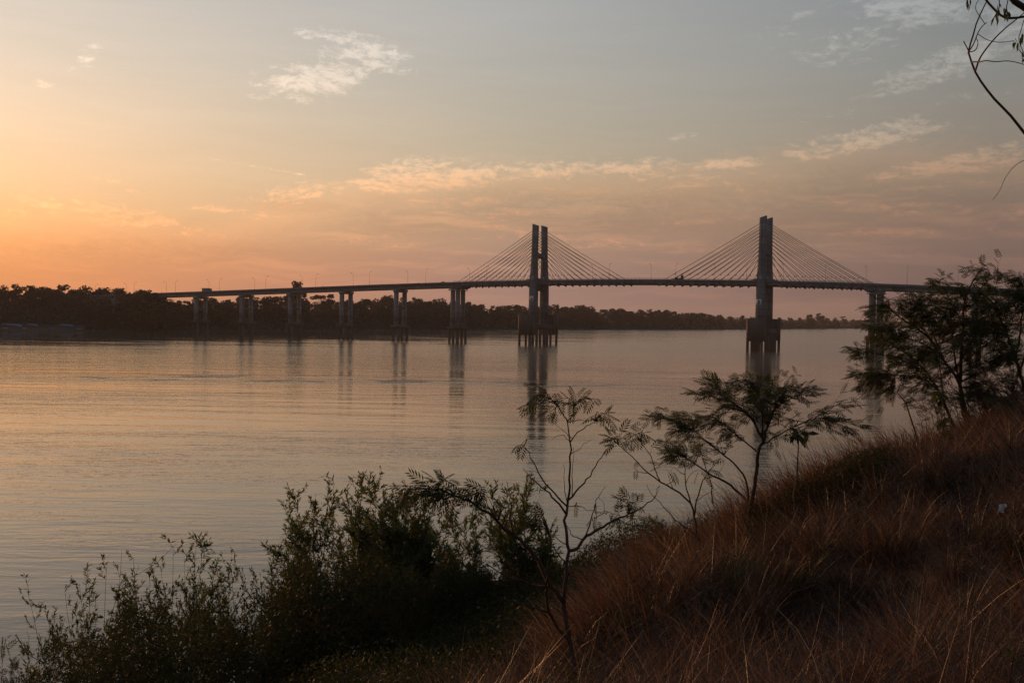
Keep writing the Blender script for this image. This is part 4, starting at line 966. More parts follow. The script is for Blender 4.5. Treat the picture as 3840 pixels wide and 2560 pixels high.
class Plant:
    def __init__(self, name, Y, conv, label, cat, seed, leaf='leaf_acacia', bark='bark', tmpl=FROND, size=0.19, wind=(-0.55, -0.1, -0.12), group=None):
        self.Y = Y; self.conv = conv; self.r = np.random.default_rng(seed); self.wood = MB(); self.leaf = MB()
        self.name, self.label, self.cat, self.lm, self.bm, self.t, self.size, self.wind, self.group = name, label, cat, leaf, bark, tmpl, size, np.array(wind), group
        self.root = None; self.paths = []; self.nl = 0; self.dens = 0.5
    def p3(self, x, y, dy=0.0):
        X, Y_ = self.conv(x, y); return at_depth(X, Y_, self.Y + dy)
    def branch(self, px, r0, r1, dy=0.0, dy0=0.0, n=None, to_ground=False):
        m = len(px); k = np.linspace(0, 1, m)
        pts = [self.p3(x, y, dy0 + (dy - dy0) * k[i] ** 1.3) for i, (x, y) in enumerate(px)]
        if to_ground:
            p = pts[0].copy(); g = ground_z(p[0], p[1]) - 0.12
            if p[2] > g + 0.05: pts = [np.array([p[0], p[1], g])] + pts
        elif self.paths:                                  # grow from the wood that is already there
            q, g = self.nearest(pts[0])
            if g < 0.014:
                dl = q - pts[0]; pts = [p_ + dl * (1 - k[i]) ** 2 for i, p_ in enumerate(pts)]
        if self.root is None: self.root = np.array([pts[0][0], pts[0][1], float(ground_z(pts[0][0], pts[0][1]))])
        n = n or max(6, 3 * m); pts = smooth_path(pts, n)
        wob = self.r.normal(0, 0.006, pts.shape); wob[0] = 0; pts = pts + wob
        self.wood.tube(pts, np.linspace(r0, r1, n), 6 if r0 > 0.008 else 4); self.paths.append(pts)
        return pts
    def nearest(self, p):
        ex = np.concatenate(self.paths); g = np.linalg.norm(nrm(ex - CAM) - nrm(p - CAM), axis=1); i = int(np.argmin(g)); return ex[i], g[i]
    def fronds(self, pos, dirs, size=None):
        kp = self.r.uniform(0, 1, len(pos)) < self.dens
        if not kp.any(): return
        pos = np.asarray(pos)[kp]; dirs = np.asarray(dirs)[kp]
        s = (size or self.size) * self.r.uniform(0.65, 1.2, len(pos))
        d = nrm(np.asarray(dirs)) * 0.7 + self.wind + self.r.normal(0, 0.33, (len(pos), 3))
        stamp(self.leaf, self.t, pos, d, s, self.r, 0.35); self.nl += len(pos)
    def twigs(self, pts, t0, n, length, nleaf, spread=0.8, up=0.15, r=0.0035, t1=1.0):
        for _ in range(n):
            t = self.r.uniform(t0, t1) * (len(pts) - 1); i = int(min(len(pts) - 2, t)); p = pts[i] + (pts[i + 1] - pts[i]) * (t - i)
            d = nrm(nrm(pts[i + 1] - pts[i]) * 0.7 + self.r.normal(0, spread, 3) * np.array([1, 1, 0.6]) + np.array([0, 0, up]) + self.wind * 0.3)
            L = length * self.r.uniform(0.5, 1.2); q = p + d * L + np.array([0, 0, -0.06 * L])
            tw = smooth_path([p, (p + q) / 2 + self.r.normal(0, 0.05, 3) * L, q], 5)
            self.wood.tube(tw, np.linspace(r, r * 0.4, 5), 4)
            u = self.r.uniform(0.25, 1.0, nleaf) * 4; k = np.minimum(3, u.astype(int))
            pos = tw[k] + (tw[k + 1] - tw[k]) * (u - k)[:, None]
            self.fronds(pos, np.repeat(d[None], nleaf, 0) + self.r.normal(0, 0.45, (nleaf, 3)))
    def tips(self, pts, nleaf, t0=0.75):
        u = self.r.uniform(t0, 1.0, nleaf) * (len(pts) - 1); k = np.minimum(len(pts) - 2, u.astype(int))
        pos = pts[k] + (pts[k + 1] - pts[k]) * (u - k)[:, None]; d = nrm(pts[-1] - pts[-3])
        self.fronds(pos, np.repeat(d[None], nleaf, 0) + self.r.normal(0, 0.5, (nleaf, 3)))
    def cluster(self, anchor, c, rx, ry, ntw, nleaf, dz=None, a_dy=0.0):
        """twigs from an anchor pixel to places inside an ellipse of pixels, real depth spread"""
        a = np.asarray(anchor, float) if len(anchor) == 3 else self.p3(*anchor, a_dy)
        if self.paths:
            q_, g_ = self.nearest(a)
            if g_ < 0.02 or len(anchor) == 2: a = q_
        dz = dz if dz is not None else rx / 2.0 * self.Y / FOC
        for _ in range(ntw):
            th = self.r.uniform(0, 6.28); q = math.sqrt(self.r.uniform(0.05, 1))
            e = self.p3(c[0] + math.cos(th) * rx * q, c[1] + math.sin(th) * ry * q, a_dy + self.r.normal(0, dz))
            mid = (a + e) / 2 + np.array([0, 0, 0.04]) + self.r.normal(0, 0.03, 3)
            tw = smooth_path([a, mid, e], 7); self.wood.tube(tw, np.linspace(0.005, 0.002, 7), 4)
            u = self.r.uniform(0.35, 1.0, nleaf) * 6; k = np.minimum(5, u.astype(int))
            pos = tw[k] + (tw[k + 1] - tw[k]) * (u - k)[:, None]; d = nrm(e - a)
            self.fronds(pos, np.repeat(d[None], nleaf, 0) + self.r.normal(0, 0.4, (nleaf, 3)))
    def done(self):
        root = empty(self.name, self.root); tag(root, self.label, self.cat, self.group)
        for mb in (self.wood, self.leaf):
            mb.v = [v - self.root for v in mb.v]
        self.wood.build('trunk' if self.cat == 'tree' else 'stem', M[self.bm], root, True)
        if self.nl: self.leaf.build('crown' if self.cat == 'tree' else 'foliage', M[self.lm], root)
        return root

# --- the thin young tree in the middle (pixels read off an enlarged crop)
c3 = lambda x, y: (1500 + x / 1.4, 1440 + y / 1.4)
T = Plant('young_tree', 9.4, c3, 'thin nearly bare young tree with forked trunk in the middle foreground', 'tree', 11, size=0.135, wind=(-0.25, -0.1, -0.35))
T.dens = 0.48
tr = T.branch([(935, 1590), (905, 1440), (895, 1370), (870, 1230), (855, 1155), (868, 1050), (875, 950), (882, 890), (872, 800), (865, 700), (880, 630), (890, 560), (892, 450), (890, 290), (878, 195)], 0.034, 0.006, 0.3, n=44, to_ground=True)
def B(px, r0, r1, dy, n=None, dy0=0.15): return T.branch(px, r0, r1, dy, dy0, n)
b = B([(878, 195), (855, 150), (825, 115), (790, 75), (760, 40)], 0.008, 0.003, 0.0); T.twigs(b, 0.35, 9, 0.17, 4); T.tips(b, 8, 0.5)
T.cluster((820, 112), (730, 125), 45, 22, 4, 4, a_dy=0.1)
b = B([(878, 195), (905, 150), (915, 110), (945, 80), (980, 72)], 0.007, 0.003, 0.4); T.twigs(b, 0.4, 7, 0.13, 4); T.tips(b, 6, 0.5)
T.cluster((915, 110), (905, 105), 25, 15, 3, 4, a_dy=0.3); T.cluster((830, 118), (815, 160), 14, 14, 2, 3, a_dy=0.1)
b = B([(893, 292), (940, 240), (1000, 210), (1035, 185)], 0.006, 0.003, 0.5); T.cluster((1025, 192), (1058, 170), 32, 24, 7, 4, a_dy=0.5)
B([(880, 196), (930, 185), (985, 195)], 0.004, 0.0015, 0.3); B([(888, 285), (850, 240), (820, 225)], 0.004, 0.0015, 0.3)
B([(892, 300), (850, 265), (800, 295)], 0.004, 0.0015, 0.0)
b = B([(889, 610), (960, 530), (1020, 450), (1060, 370), (1086, 338)], 0.010, 0.002, 0.7)
B([(900, 380), (950, 330), (1000, 290)], 0.004, 0.0015, 0.5)
b = B([(866, 690), (800, 600), (740, 540), (690, 490), (645, 440)], 0.011, 0.002, -0.4)
b = B([(880, 632), (800, 560), (740, 480), (700, 410), (668, 350), (645, 310)], 0.009, 0.002, -0.7); T.tips(b, 5, 0.9); T.cluster((650, 330), (622, 344), 12, 6, 1, 3, a_dy=-0.7)
B([(862, 640), (860, 540), (858, 420)], 0.005, 0.0015, 0.2); B([(900, 600), (905, 450), (910, 330)], 0.005, 0.0015, 0.4)
b = B([(886, 890), (930, 880), (965, 820), (1030, 770), (1100, 730), (1180, 690), (1250, 660), (1330, 600), (1362, 530)], 0.018, 0.003, 0.9, 26)
T.cluster((1200, 685), (1235, 620), 45, 32, 8, 4, a_dy=0.7); T.cluster((1110, 728), (1130, 700), 45, 28, 6, 4, a_dy=0.6); T.tips(b, 2, 0.9)
b2 = B([(965, 820), (990, 760), (1010, 700), (1030, 620), (1078, 535)], 0.009, 0.002, 0.3); T.cluster((1028, 640), (1036, 705), 12, 16, 2, 4, a_dy=0.3)
B([(1030, 770), (1020, 715), (1055, 690), (1076, 640), (1050, 600)], 0.005, 0.002, 0.5); B([(960, 820), (915, 800), (890, 770), (870, 730)], 0.006, 0.002, 0.3)
B([(875, 960), (840, 910), (800, 850), (770, 800), (740, 740)], 0.008, 0.002, -0.3); B([(870, 820), (820, 800), (780, 745), (755, 760)], 0.005, 0.0015, -0.4)
B([(878, 640), (940, 640), (1000, 665), (1050, 640)], 0.004, 0.0015, 0.5); T.cluster((930, 640), (925, 638), 40, 8, 2, 3, a_dy=0.4)
bl_ = B([(858, 1160), (800, 1085), (760, 1010), (720, 930), (650, 845), (610, 805), (540, 750), (480, 700), (400, 640), (340, 610), (280, 580), (200, 555), (100, 541)], 0.026, 0.004, -1.1, 34)
T.wind = np.array((-0.6, -0.1, -0.3)); T.dens = 0.6
T.twigs(bl_, 0.68, 26, 0.2, 4, 0.6); T.tips(bl_, 26, 0.75)
T.cluster((400, 640), (390, 570), 60, 40, 7, 4, a_dy=-1.0); T.cluster((280, 580), (220, 590), 60, 45, 8, 4, a_dy=-1.0); T.cluster((210, 556), (230, 520), 50, 18, 5, 4, a_dy=-1.0)
T.cluster((500, 715), (470, 570), 50, 24, 4, 3, a_dy=-0.9)
B([(610, 805), (585, 720), (580, 620), (560, 510)], 0.008, 0.002, -1.2); B([(582, 640), (610, 590), (630, 545)], 0.004, 0.0015, -1.1); B([(540, 750), (560, 700), (540, 640)], 0.005, 0.002, -0.9)
b = B([(775, 1062), (690, 1050), (600, 1020), (520, 985), (440, 940)], 0.012, 0.003, -0.8)
b = B([(895, 1385), (830, 1290), (780, 1200), (770, 1100), (768, 1060)], 0.018, 0.010, -0.4); b = B([(768, 1062), (778, 950), (785, 800)], 0.010, 0.003, -0.6, dy0=-0.4)
T.cluster((785, 800), (740, 690), 60, 50, 9, 4, a_dy=-0.6)
b = B([(780, 1200), (680, 1165), (560, 1130), (460, 1090)], 0.008, 0.003, -0.9)
B([(915, 1360), (1000, 1290), (1060, 1240), (1150, 1120)], 0.008, 0.002, 0.7)
T.done()

# --- the spreading tree in the middle of the right half
c7 = lambda x, y: (2200 + x / 2.138, 1350 + y / 2.138)
T = Plant('feathery_tree', 16.0, c7, 'feathery tree with an umbrella crown in front of the right pylon', 'tree', 12, size=0.175, wind=(-0.2, -0.1, -0.05))
T.dens = 0.44
b = T.branch([(1300, 1245), (1330, 1100), (1360, 900), (1365, 780), (1385, 700), (1420, 650)], 0.040, 0.026, 0.1, n=18, to_ground=True)
def B(px, r0, r1, dy, n=None, dy0=0.1): return T.branch(px, r0, r1, dy, dy0, n)
b1 = B([(1420, 650), (1380, 580), (1340, 480), (1280, 420), (1200, 360), (1080, 280)], 0.024, 0.006, 0.5)
b2 = B([(1420, 650), (1440, 550), (1480, 420), (1560, 350), (1700, 280)], 0.020, 0.006, -0.4)
b3 = B([(1400, 610), (1405, 450), (1390, 300), (1330, 190)], 0.016, 0.004, 0.0)
b4 = B([(1440, 540), (1500, 400), (1520, 260), (1530, 180)], 0.012, 0.004, 0.6)
b5 = B([(1350, 500), (1180, 330), (1050, 300), (920, 265)], 0.012, 0.004, -0.7)
for q, n_ in ((b1, 26), (b2, 22), (b3, 22), (b4, 14), (b5, 20)): T.twigs(q, 0.35, n_, 0.38, 6, 0.75, 0.2)
T.wind = np.array((-0.45, -0.1, 0.05))
T.cluster((1080, 285), (1020, 240), 150, 100, 16, 6, a_dy=0.4); T.cluster((1330, 200), (1280, 200), 170, 75, 18, 6, a_dy=0.0)
T.wind = np.array((0.45, -0.1, 0.1))
T.cluster((1560, 350), (1640, 240), 170, 95, 18, 6, a_dy=-0.3); T.cluster((1700, 285), (1760, 260), 90, 85, 11, 6, a_dy=-0.4)
T.cluster((1440, 500), (1420, 330), 240, 110, 26, 7, a_dy=0.1); T.cluster((1280, 420), (1150, 380), 200, 60, 12, 6, a_dy=0.4)
T.wind = np.array((-0.1, -0.1, -0.5))
T.cluster((1400, 600), (1480, 600), 140, 120, 10, 5, a_dy=0.0)
# limb to the right
T.wind = np.array((0.5, -0.1, -0.1))
br = B([(1385, 690), (1500, 620), (1650, 540), (1780, 480), (1900, 425), (2050, 330)], 0.014, 0.004, -0.8, 20)
T.twigs(br, 0.45, 20, 0.3, 6, 0.55, 0.05); br2 = B([(1780, 485), (1950, 490), (2140, 515)], 0.006, 0.002, -0.9, dy0=-0.7); T.twigs(br2, 0.2, 12, 0.24, 5, 0.5, -0.1); T.tips(br2, 7, 0.6); T.tips(br, 10, 0.6)
T.cluster((1680, 530), (1680, 530), 120, 60, 10, 6, a_dy=-0.6)
T.done()

T = Plant('feathery_tree', 16.6, c7, 'wind swept feathery tree leaning left, its low crown left of the umbrella crowned tree', 'tree', 13, size=0.175, wind=(-0.6, -0.1, -0.05))
T.dens = 0.44
b = T.branch([(1310, 1260), (1290, 1150), (1150, 1000), (1000, 920), (900, 850), (800, 790), (700, 740)], 0.03, 0.007, -0.5, n=20, to_ground=True)
def B(px, r0, r1, dy, n=None, dy0=0.1): return T.branch(px, r0, r1, dy, dy0, n)
T.cluster((800, 790), (680, 715), 170, 75, 20, 6, a_dy=-0.4); T.twigs(b, 0.6, 14, 0.3, 6)
b = B([(1290, 1150), (1270, 940), (1180, 820), (1080, 740), (950, 640), (860, 560), (700, 480), (560, 470)], 0.02, 0.004, 0.6, 22)
T.twigs(b, 0.45, 34, 0.35, 6, 0.7, 0.1); T.cluster((860, 560), (800, 480), 190, 75, 22, 6, a_dy=0.5); T.cluster((620, 470), (540, 480), 115, 65, 13, 5, a_dy=0.6)
b = B([(1360, 730), (1250, 640), (1150, 560), (1080, 500), (950, 465)], 0.014, 0.005, -0.3); T.twigs(b, 0.3, 22, 0.33, 6, 0.7)
T.cluster((1080, 500), (980, 470), 120, 65, 14, 6, a_dy=-0.3); T.cluster((860, 560), (740, 590), 110, 50, 10, 6, a_dy=0.5)
b = B([(1010, 1150), (1000, 1000), (960, 880), (920, 740), (900, 620)], 0.012, 0.003, 0.9); T.twigs(b, 0.6, 10, 0.26, 5)
T.wind = np.array((-0.2, -0.1, -0.4)); T.cluster((1150, 700), (1100, 640), 130, 90, 8, 4, a_dy=0.2)
T.done()

T = Plant('slender_sapling', 14.5, c7, 'slender nearly bare sapling leaning left over the water', 'tree', 14, size=0.17, wind=(-0.2, -0.1, -0.25))
b = T.branch([(880, 1400), (862, 1235), (820, 1130), (700, 1040), (600, 980), (500, 910), (420, 830), (330, 740), (270, 690), (215, 640)], 0.022, 0.004, -0.7, n=26, to_ground=True)
def B(px, r0, r1, dy, n=None, dy0=-0.1): return T.branch(px, r0, r1, dy, dy0, n)
T.cluster((255, 680), (255, 640), 75, 40, 9, 4, a_dy=-0.65); T.tips(b, 6, 0.92)
b = B([(600, 980), (560, 900), (520, 780), (450, 680), (400, 600)], 0.009, 0.003, -0.2); T.cluster((430, 650), (410, 610), 60, 40, 6, 3, a_dy=-0.2); T.twigs(b, 0.5, 5, 0.16, 3)
b = B([(820, 1130), (790, 1000), (785, 850), (755, 740)], 0.012, 0.003, 0.2); T.twigs(b, 0.6, 6, 0.2, 3)
b = B([(865, 1240), (885, 1110), (935, 960), (990, 880), (1080, 780)], 0.014, 0.003, 0.5); T.twigs(b, 0.7, 4, 0.15, 2)
b = B([(500, 910), (430, 900), (380, 870)], 0.005, 0.002, -0.6); T.tips(b, 4, 0.6)
for a in ([(700, 1040), (660, 930), (690, 860)], [(640, 1005), (700, 960), (650, 880), (600, 830)], [(790, 1000), (850, 900), (930, 880)], [(785, 900), (700, 860), (620, 840)], [(935, 960), (1010, 930), (1080, 870), (1120, 770)], [(885, 1110), (980, 1060), (1060, 1020)]):
    b = B(a, 0.005, 0.0015, random.uniform(-0.5, 0.5)); T.tips(b, 2, 0.8)
T.done()
T = Plant('bare_sapling', 13.6, c7, 'bare thin stem slanting left across the grass edge', 'tree', 15, size=0.15)
T.branch([(905, 1450), (750, 1310), (640, 1200), (540, 1090), (475, 1005)], 0.014, 0.003, -0.5, n=16, to_ground=True)
T.branch([(520, 1140), (560, 1080), (585, 1010)], 0.004, 0.0015, -0.5, -0.4); T.branch([(740, 1300), (700, 1240), (640, 1190), (560, 1190)], 0.004, 0.0015, -0.3, -0.2)
T.done()
T = Plant('feathery_shrub', 16.5, c7, 'low dark feathery shrub at the grass edge above the water', 'shrub', 16, size=0.2, wind=(-0.3, -0.1, -0.1))
b = T.branch([(640, 1560), (600, 1450), (560, 1370), (530, 1330)], 0.014, 0.004, 0.2, to_ground=True); T.twigs(b, 0.3, 14, 0.35, 6)
T.cluster((560, 1380), (520, 1360), 170, 80, 22, 6, a_dy=0.1); T.cluster((600, 1450), (620, 1440), 140, 70, 14, 6, a_dy=0.1)
T.done()
T = Plant('cassava_plant', 15.0, c7, 'single stemmed plant with a tuft of broad drooping leaves on top', 'plant', 17, leaf='leaf_broad', bark='green_stem', tmpl=BROAD, size=0.17, wind=(0, -0.1, -0.55))
b = T.branch([(1668, 1260), (1660, 1100), (1690, 900), (1690, 750), (1705, 612)], 0.015, 0.008, 0.1, n=20, to_ground=True)
T.cluster((1705, 612), (1700, 580), 90, 40, 8, 6, dz=0.18, a_dy=0.1); T.cluster((1705, 612), (1680, 600), 40, 30, 6, 5, dz=0.1, a_dy=0.1)
root = T.done()
mb = MB(); rg = np.random.default_rng(5)
for (x, y) in ((1750, 650), (1760, 670), (1740, 660), (1755, 640)):
    p = at_depth(*c7(x, y - 25), 15.0) - T.root; stamp(mb, BROAD, p[None], np.array([[rg.normal(0, .3), rg.normal(0, .3), -1]]), [0.16], rg)
o = mb.build('yellow_leaf', M['leaf_yellow'], root); o['label'] = 'yellowed hanging leaves'

# --- the thicket of feathery trees at the right edge
c6 = lambda x, y: (3000 + x / 1.8238, 900 + y / 1.8238)
def feathery_low(seed, Y, label, foot, top, rx, ry, n_):
    global T
    T = Plant('feathery_shrub', Y, c6, label, 'shrub', seed, size=0.17, wind=(-0.45, -0.1, -0.1)); T.dens = 0.38
    b = T.branch([foot, ((foot[0] + top[0]) / 2 + 15, (foot[1] + top[1]) / 2), top], 0.02, 0.005, 0.2, n=12, to_ground=True); T.twigs(b, 0.25, 22, 0.4, 6)
    for k in range(n_):
        x_, y_ = top[0] + T.r.uniform(-rx, rx), top[1] + T.r.uniform(-ry, ry)
        T.cluster((x_ * 0.5 + foot[0] * 0.5, y_ * 0.5 + foot[1] * 0.5), (x_, y_), 80, 45, 7, 6, a_dy=T.r.normal(0, 0.5))
    T.done()
def right_tree(seed, Y, label, trunk, r0, limbs, cl, size=0.185, tw=22, ln=0.34):
    global T
    T = Plant('feathery_tree', Y, c6, label, 'tree', seed, size=size, wind=(-0.5, -0.1, -0.12))
    T.dens = 0.42
    b = T.branch(trunk, r0, r0 * 0.22, 0.4, n=24, to_ground=True); T.twigs(b, 0.62, tw, ln, 6, 0.7)
    for px_, rr, dy, n_ in limbs:
        q = T.branch(px_, rr, rr * 0.22, dy, 0.1, n=18); T.twigs(q, 0.42, n_, ln, 6, 0.7, 0.05); T.tips(q, 12, 0.7)
    for a, c, rx, ry, n_, l_ in cl: T.cluster(a, c, rx, ry, int(n_ * 1.35), l_, a_dy=T.r.normal(0, 0.25))
    for k in range(11):
        x_, y_ = T.r.uniform(720, 1600), T.r.uniform(400, 1050)
        T.cluster((x_ + 50, y_ + 60), (x_, y_), 120, 55, 8, 6, a_dy=T.r.normal(0, 0.6))
    T.done()
right_tree(21, 20.5, 'tall feathery tree in the right thicket, its reddish trunk rising straight to the top', [(1155, 1370), (1120, 1150), (1095, 1000), (1100, 800), (1115, 600), (1120, 430), (1180, 290), (1240, 200)], 0.052,
    [([(1095, 960), (1060, 800), (1040, 600), (1030, 480)], 0.026, -0.6, 22), ([(1100, 800), (1200, 640), (1260, 480), (1300, 330)], 0.024, 0.8, 24), ([(1110, 620), (1040, 450), (980, 330), (930, 290)], 0.02, 0.4, 22), ([(1118, 480), (1230, 340), (1320, 250), (1390, 230)], 0.018, -0.6, 20)],
    [((1240, 200), (1250, 220), 130, 60, 16, 5), ((1100, 400), (1050, 340), 130, 60, 16, 6), ((1120, 470), (1130, 460), 180, 110, 30, 6), ((1060, 640), (1010, 570), 140, 110, 24, 6), ((1180, 620), (1230, 560), 140, 120, 22, 6), ((1100, 750), (1180, 720), 150, 110, 18, 6), ((940, 292), (960, 270), 50, 26, 6, 5)])
right_tree(22, 20.0, 'feathery tree in the right thicket with a long branch reaching left over the double pier', [(1175, 1340), (1130, 1150), (1090, 985), (1000, 850), (900, 700), (800, 600), (700, 540), (610, 470)], 0.042,
    [([(900, 700), (830, 590), (770, 520), (740, 460)], 0.014, 0.5, 14), ([(1000, 850), (930, 690), (870, 560), (820, 470), (790, 420)], 0.016, -0.6, 22), ([(950, 770), (820, 700), (700, 660), (560, 620), (480, 590)], 0.016, -0.4, 30)],
    [((610, 470), (520, 465), 100, 45, 14, 6), ((600, 460), (580, 410), 45, 35, 8, 5), ((740, 460), (690, 445), 55, 35, 7, 5), ((800, 425), (850, 400), 110, 45, 16, 6), ((870, 540), (880, 490), 110, 80, 20, 6), ((560, 620), (580, 590), 110, 40, 18, 6), ((700, 660), (680, 650), 120, 55, 16, 6)])
right_tree(23, 20.8, 'feathery tree in the right thicket with dense low layers of leaves above the grass', [(1085, 1350), (1060, 1300), (980, 1100), (900, 950), (800, 840), (700, 760), (600, 690)], 0.040,
    [([(900, 950), (760, 850), (620, 790), (480, 770), (390, 745)], 0.018, -0.7, 26), ([(950, 1040), (850, 960), (700, 930), (560, 920), (420, 920)], 0.018, 0.4, 32), ([(980, 1100), (960, 900), (930, 780), (900, 690)], 0.018, 0.7, 24)],
    [((420, 760), (405, 765), 80, 35, 12, 5), ((640, 740), (640, 720), 140, 65, 24, 6), ((760, 850), (740, 800), 160, 80, 28, 6), ((880, 800), (880, 780), 140, 110, 26, 6), ((560, 920), (560, 950), 170, 70, 28, 6), ((420, 920), (420, 915), 60, 28, 8, 5), ((850, 960), (820, 950), 160, 80, 22, 6), ((480, 960), (450, 1040), 90, 45, 12, 5), ((640, 930), (610, 1040), 90, 60, 16, 5)])
right_tree(24, 19.6, 'feathery tree at the right edge with a thick leaning trunk', [(1545, 1100), (1530, 1000), (1470, 800), (1400, 600), (1340, 480), (1280, 380)], 0.044,
    [([(1470, 800), (1500, 640), (1520, 450), (1520, 300)], 0.022, 0.6, 26), ([(1430, 680), (1330, 620), (1240, 600), (1180, 560)], 0.016, -0.5, 22), ([(1500, 900), (1580, 700), (1640, 500), (1640, 330)], 0.022, 0.2, 26)],
    [((1520, 320), (1500, 280), 80, 50, 16, 6), ((1500, 400), (1470, 400), 110, 90, 26, 6), ((1350, 480), (1340, 440), 130, 80, 24, 6), ((1400, 620), (1390, 600), 150, 110, 30, 6), ((1600, 500), (1590, 440), 110, 110, 20, 6), ((1470, 780), (1440, 760), 150, 100, 24, 6)])
feathery_low(27, 19.2, 'low feathery shrub on the crest at the right edge, under the leaning trunk', (1470, 1230), (1440, 980), 130, 130, 9)
feathery_low(28, 19.8, 'low feathery shrub on the crest between the trunks of the right thicket', (1270, 1290), (1260, 1040), 130, 130, 9)
T = Plant('thin_stemmed_shrub', 20.2, c6, 'open shrub of many thin bare stems under the right thicket', 'shrub', 25, size=0.18, wind=(-0.3, -0.1, -0.1))
b = T.branch([(822, 1460), (820, 1440), (770, 1250), (735, 1150), (700, 1080), (640, 1050), (540, 1110)], 0.026, 0.004, -0.4, n=20, to_ground=True); T.twigs(b, 0.6, 8, 0.3, 4)
for k_ in range(34):
    x0 = T.r.uniform(830, 1500); y0 = 1395 - (x0 - 830) * 0.33 + T.r.uniform(-20, 20)
    ln_ = T.r.uniform(150, 420); sl = T.r.normal(-0.35, 0.35)
    b = T.branch([(x0, y0), (x0 + sl * ln_ * 0.4 + T.r.normal(0, 15), y0 - ln_ * 0.45), (x0 + sl * ln_ * 0.8, y0 - ln_ * 0.8), (x0 + sl * ln_ * 1.2 + T.r.normal(0, 20), y0 - ln_)], T.r.uniform(0.006, 0.014), 0.002, T.r.normal(0, 0.7), n=10, to_ground=True)
    T.twigs(b, 0.45, 4, 0.28, 3 if k_ % 2 else 4, 0.6)
T.done()
T = Plant('cassava_plant', 17.5, c6, 'leafy cassava stem with drooping broad leaves in front of the right thicket', 'plant', 26, leaf='leaf_broad', bark='green_stem', tmpl=BROAD, size=0.17, wind=(0, -0.1, -0.55))
b = T.branch([(1035, 1460), (1010, 1340), (985, 1180), (970, 1060)], 0.013, 0.007, 0.1, n=16, to_ground=True)
T.cluster((970, 1060), (955, 1060), 40, 40, 10, 5, dz=0.15, a_dy=0.1); T.cluster((985, 1190), (965, 1225), 30, 40, 6, 5, dz=0.12); T.cluster((1000, 1290), (1015, 1300), 40, 50, 8, 5, dz=0.12)
T.done()

# --- tree standing outside the frame on the right whose limbs hang into the top corner
c8 = lambda x, y: (3300 + x / 1.96, y / 1.96)
T = Plant('overhanging_tree', 6.2, c8, 'bare overhanging tree limbs with curling twigs in the top right corner', 'tree', 31, size=0.10, wind=(0, -0.05, -1.3), leaf='leaf_broad')
T.root = np.array([5.6, 6.6, float(ground_z(5.6, 6.6))]); T.t = WILLOW; T.dens = 0.7
gz = T.root[2]
tr = smooth_path([(5.6, 6.6, gz - 0.2), (5.55, 6.6, gz + 1.0), (5.65, 6.6, gz + 2.4), (5.45, 6.5, gz + 4.2), (5.0, 6.4, gz + 5.6)], 16); T.wood.tube(tr, np.linspace(0.15, 0.06, 16), 10)
ALL_W = []
def W(pxs, r0, r1, dy=0.0, dy0=0.0, pre=None, n=None):
    k = np.linspace(0, 1, len(pxs)); pts = [T.p3(x, y, dy0 + (dy - dy0) * k[i]) for i, (x, y) in enumerate(pxs)]
    if pre: pts = [np.array(q) for q in pre] + pts
    elif ALL_W:
        ex = np.concatenate(ALL_W); di = nrm(ex - CAM)
        for e in (0, -1):
            g = np.linalg.norm(di - nrm(pts[e] - CAM), axis=1); i = int(np.argmin(g))
            if g[i] < 0.012 or e == 0: pts[e] = ex[i]
            if e == 0 and g[i] < 0.012: break
    n = n or 4 * len(pts); pts = smooth_path(pts, n); T.wood.tube(pts, np.linspace(r0, r1, n), 7); ALL_W.append(pts); return pts
W([(1420, 1330), (1270, 1215), (1150, 1090), (1058, 975), (950, 840), (850, 740), (770, 640), (710, 550), (680, 480), (655, 400), (650, 370), (680, 280), (710, 170), (760, 60), (800, -20)], 0.026, 0.0035, 0.3, 0.0, pre=[(5.55, 6.6, gz + 1.2), (4.6, 6.4, gz + 2.0)], n=60)
W([(1400, 60), (1160, 110), (1080, 70), (1030, 42), (985, 10), (950, -20), (930, -60)], 0.05, 0.018, 0.0, 0.0, pre=[(5.45, 6.5, gz + 4.2), (4.75, 6.42, gz + 4.45), (4.1, 6.3, gz + 3.85)], n=36)
W([(700, 500), (740, 420), (830, 300), (920, 210), (1020, 130), (1075, 80), (1150, 0)], 0.006, 0.0025, -0.3, 0.05)
W([(680, 480), (740, 455), (780, 447), (850, 455), (950, 450), (1058, 475), (1120, 500)], 0.0045, 0.002, -0.4, 0.05)
W([(665, 420), (700, 370), (720, 320), (708, 280)], 0.004, 0.002, 0.2, 0.1); W([(655, 400), (690, 320), (722, 240), (752, 195), (786, 166)], 0.0045, 0.0025, 0.0, 0.1)
W([(770, 185), (735, 125), (705, 75), (708, 30), (735, -10)], 0.0025, 0.0018, 0.2, 0.0); W([(725, 245), (780, 290), (850, 310), (925, 310), (985, 300)], 0.0025, 0.002, -0.2, 0.0)
W([(950, -20), (860, -60), (765, -30), (850, 80), (920, 130), (1000, 133), (1075, 120), (1130, 100)], 0.006, 0.008, 0.0, 0.2); W([(650, 375), (615, 305)], 0.004, 0.003, 0.15, 0.15)
W([(1330, 1200), (1250, 1190), (1150, 1165), (1058, 1180), (980, 1230), (920, 1310), (880, 1400), (830, 1468)], 0.0022, 0.0012, -0.2, 0.0)
W([(1080, 70), (1058, 150), (1035, 230), (1020, 290), (1050, 380), (1062, 430)], 0.003, 0.002, 0.0); W([(1062, 430), (1040, 390), (1000, 345)], 0.003, 0.002, 0.0); W([(935, -50), (880, -10), (875, 60), (835, 138)], 0.003, 0.003, 0.0); W([(950, -20), (940, -5), (930, 60), (945, 120)], 0.003, 0.003, 0.0)
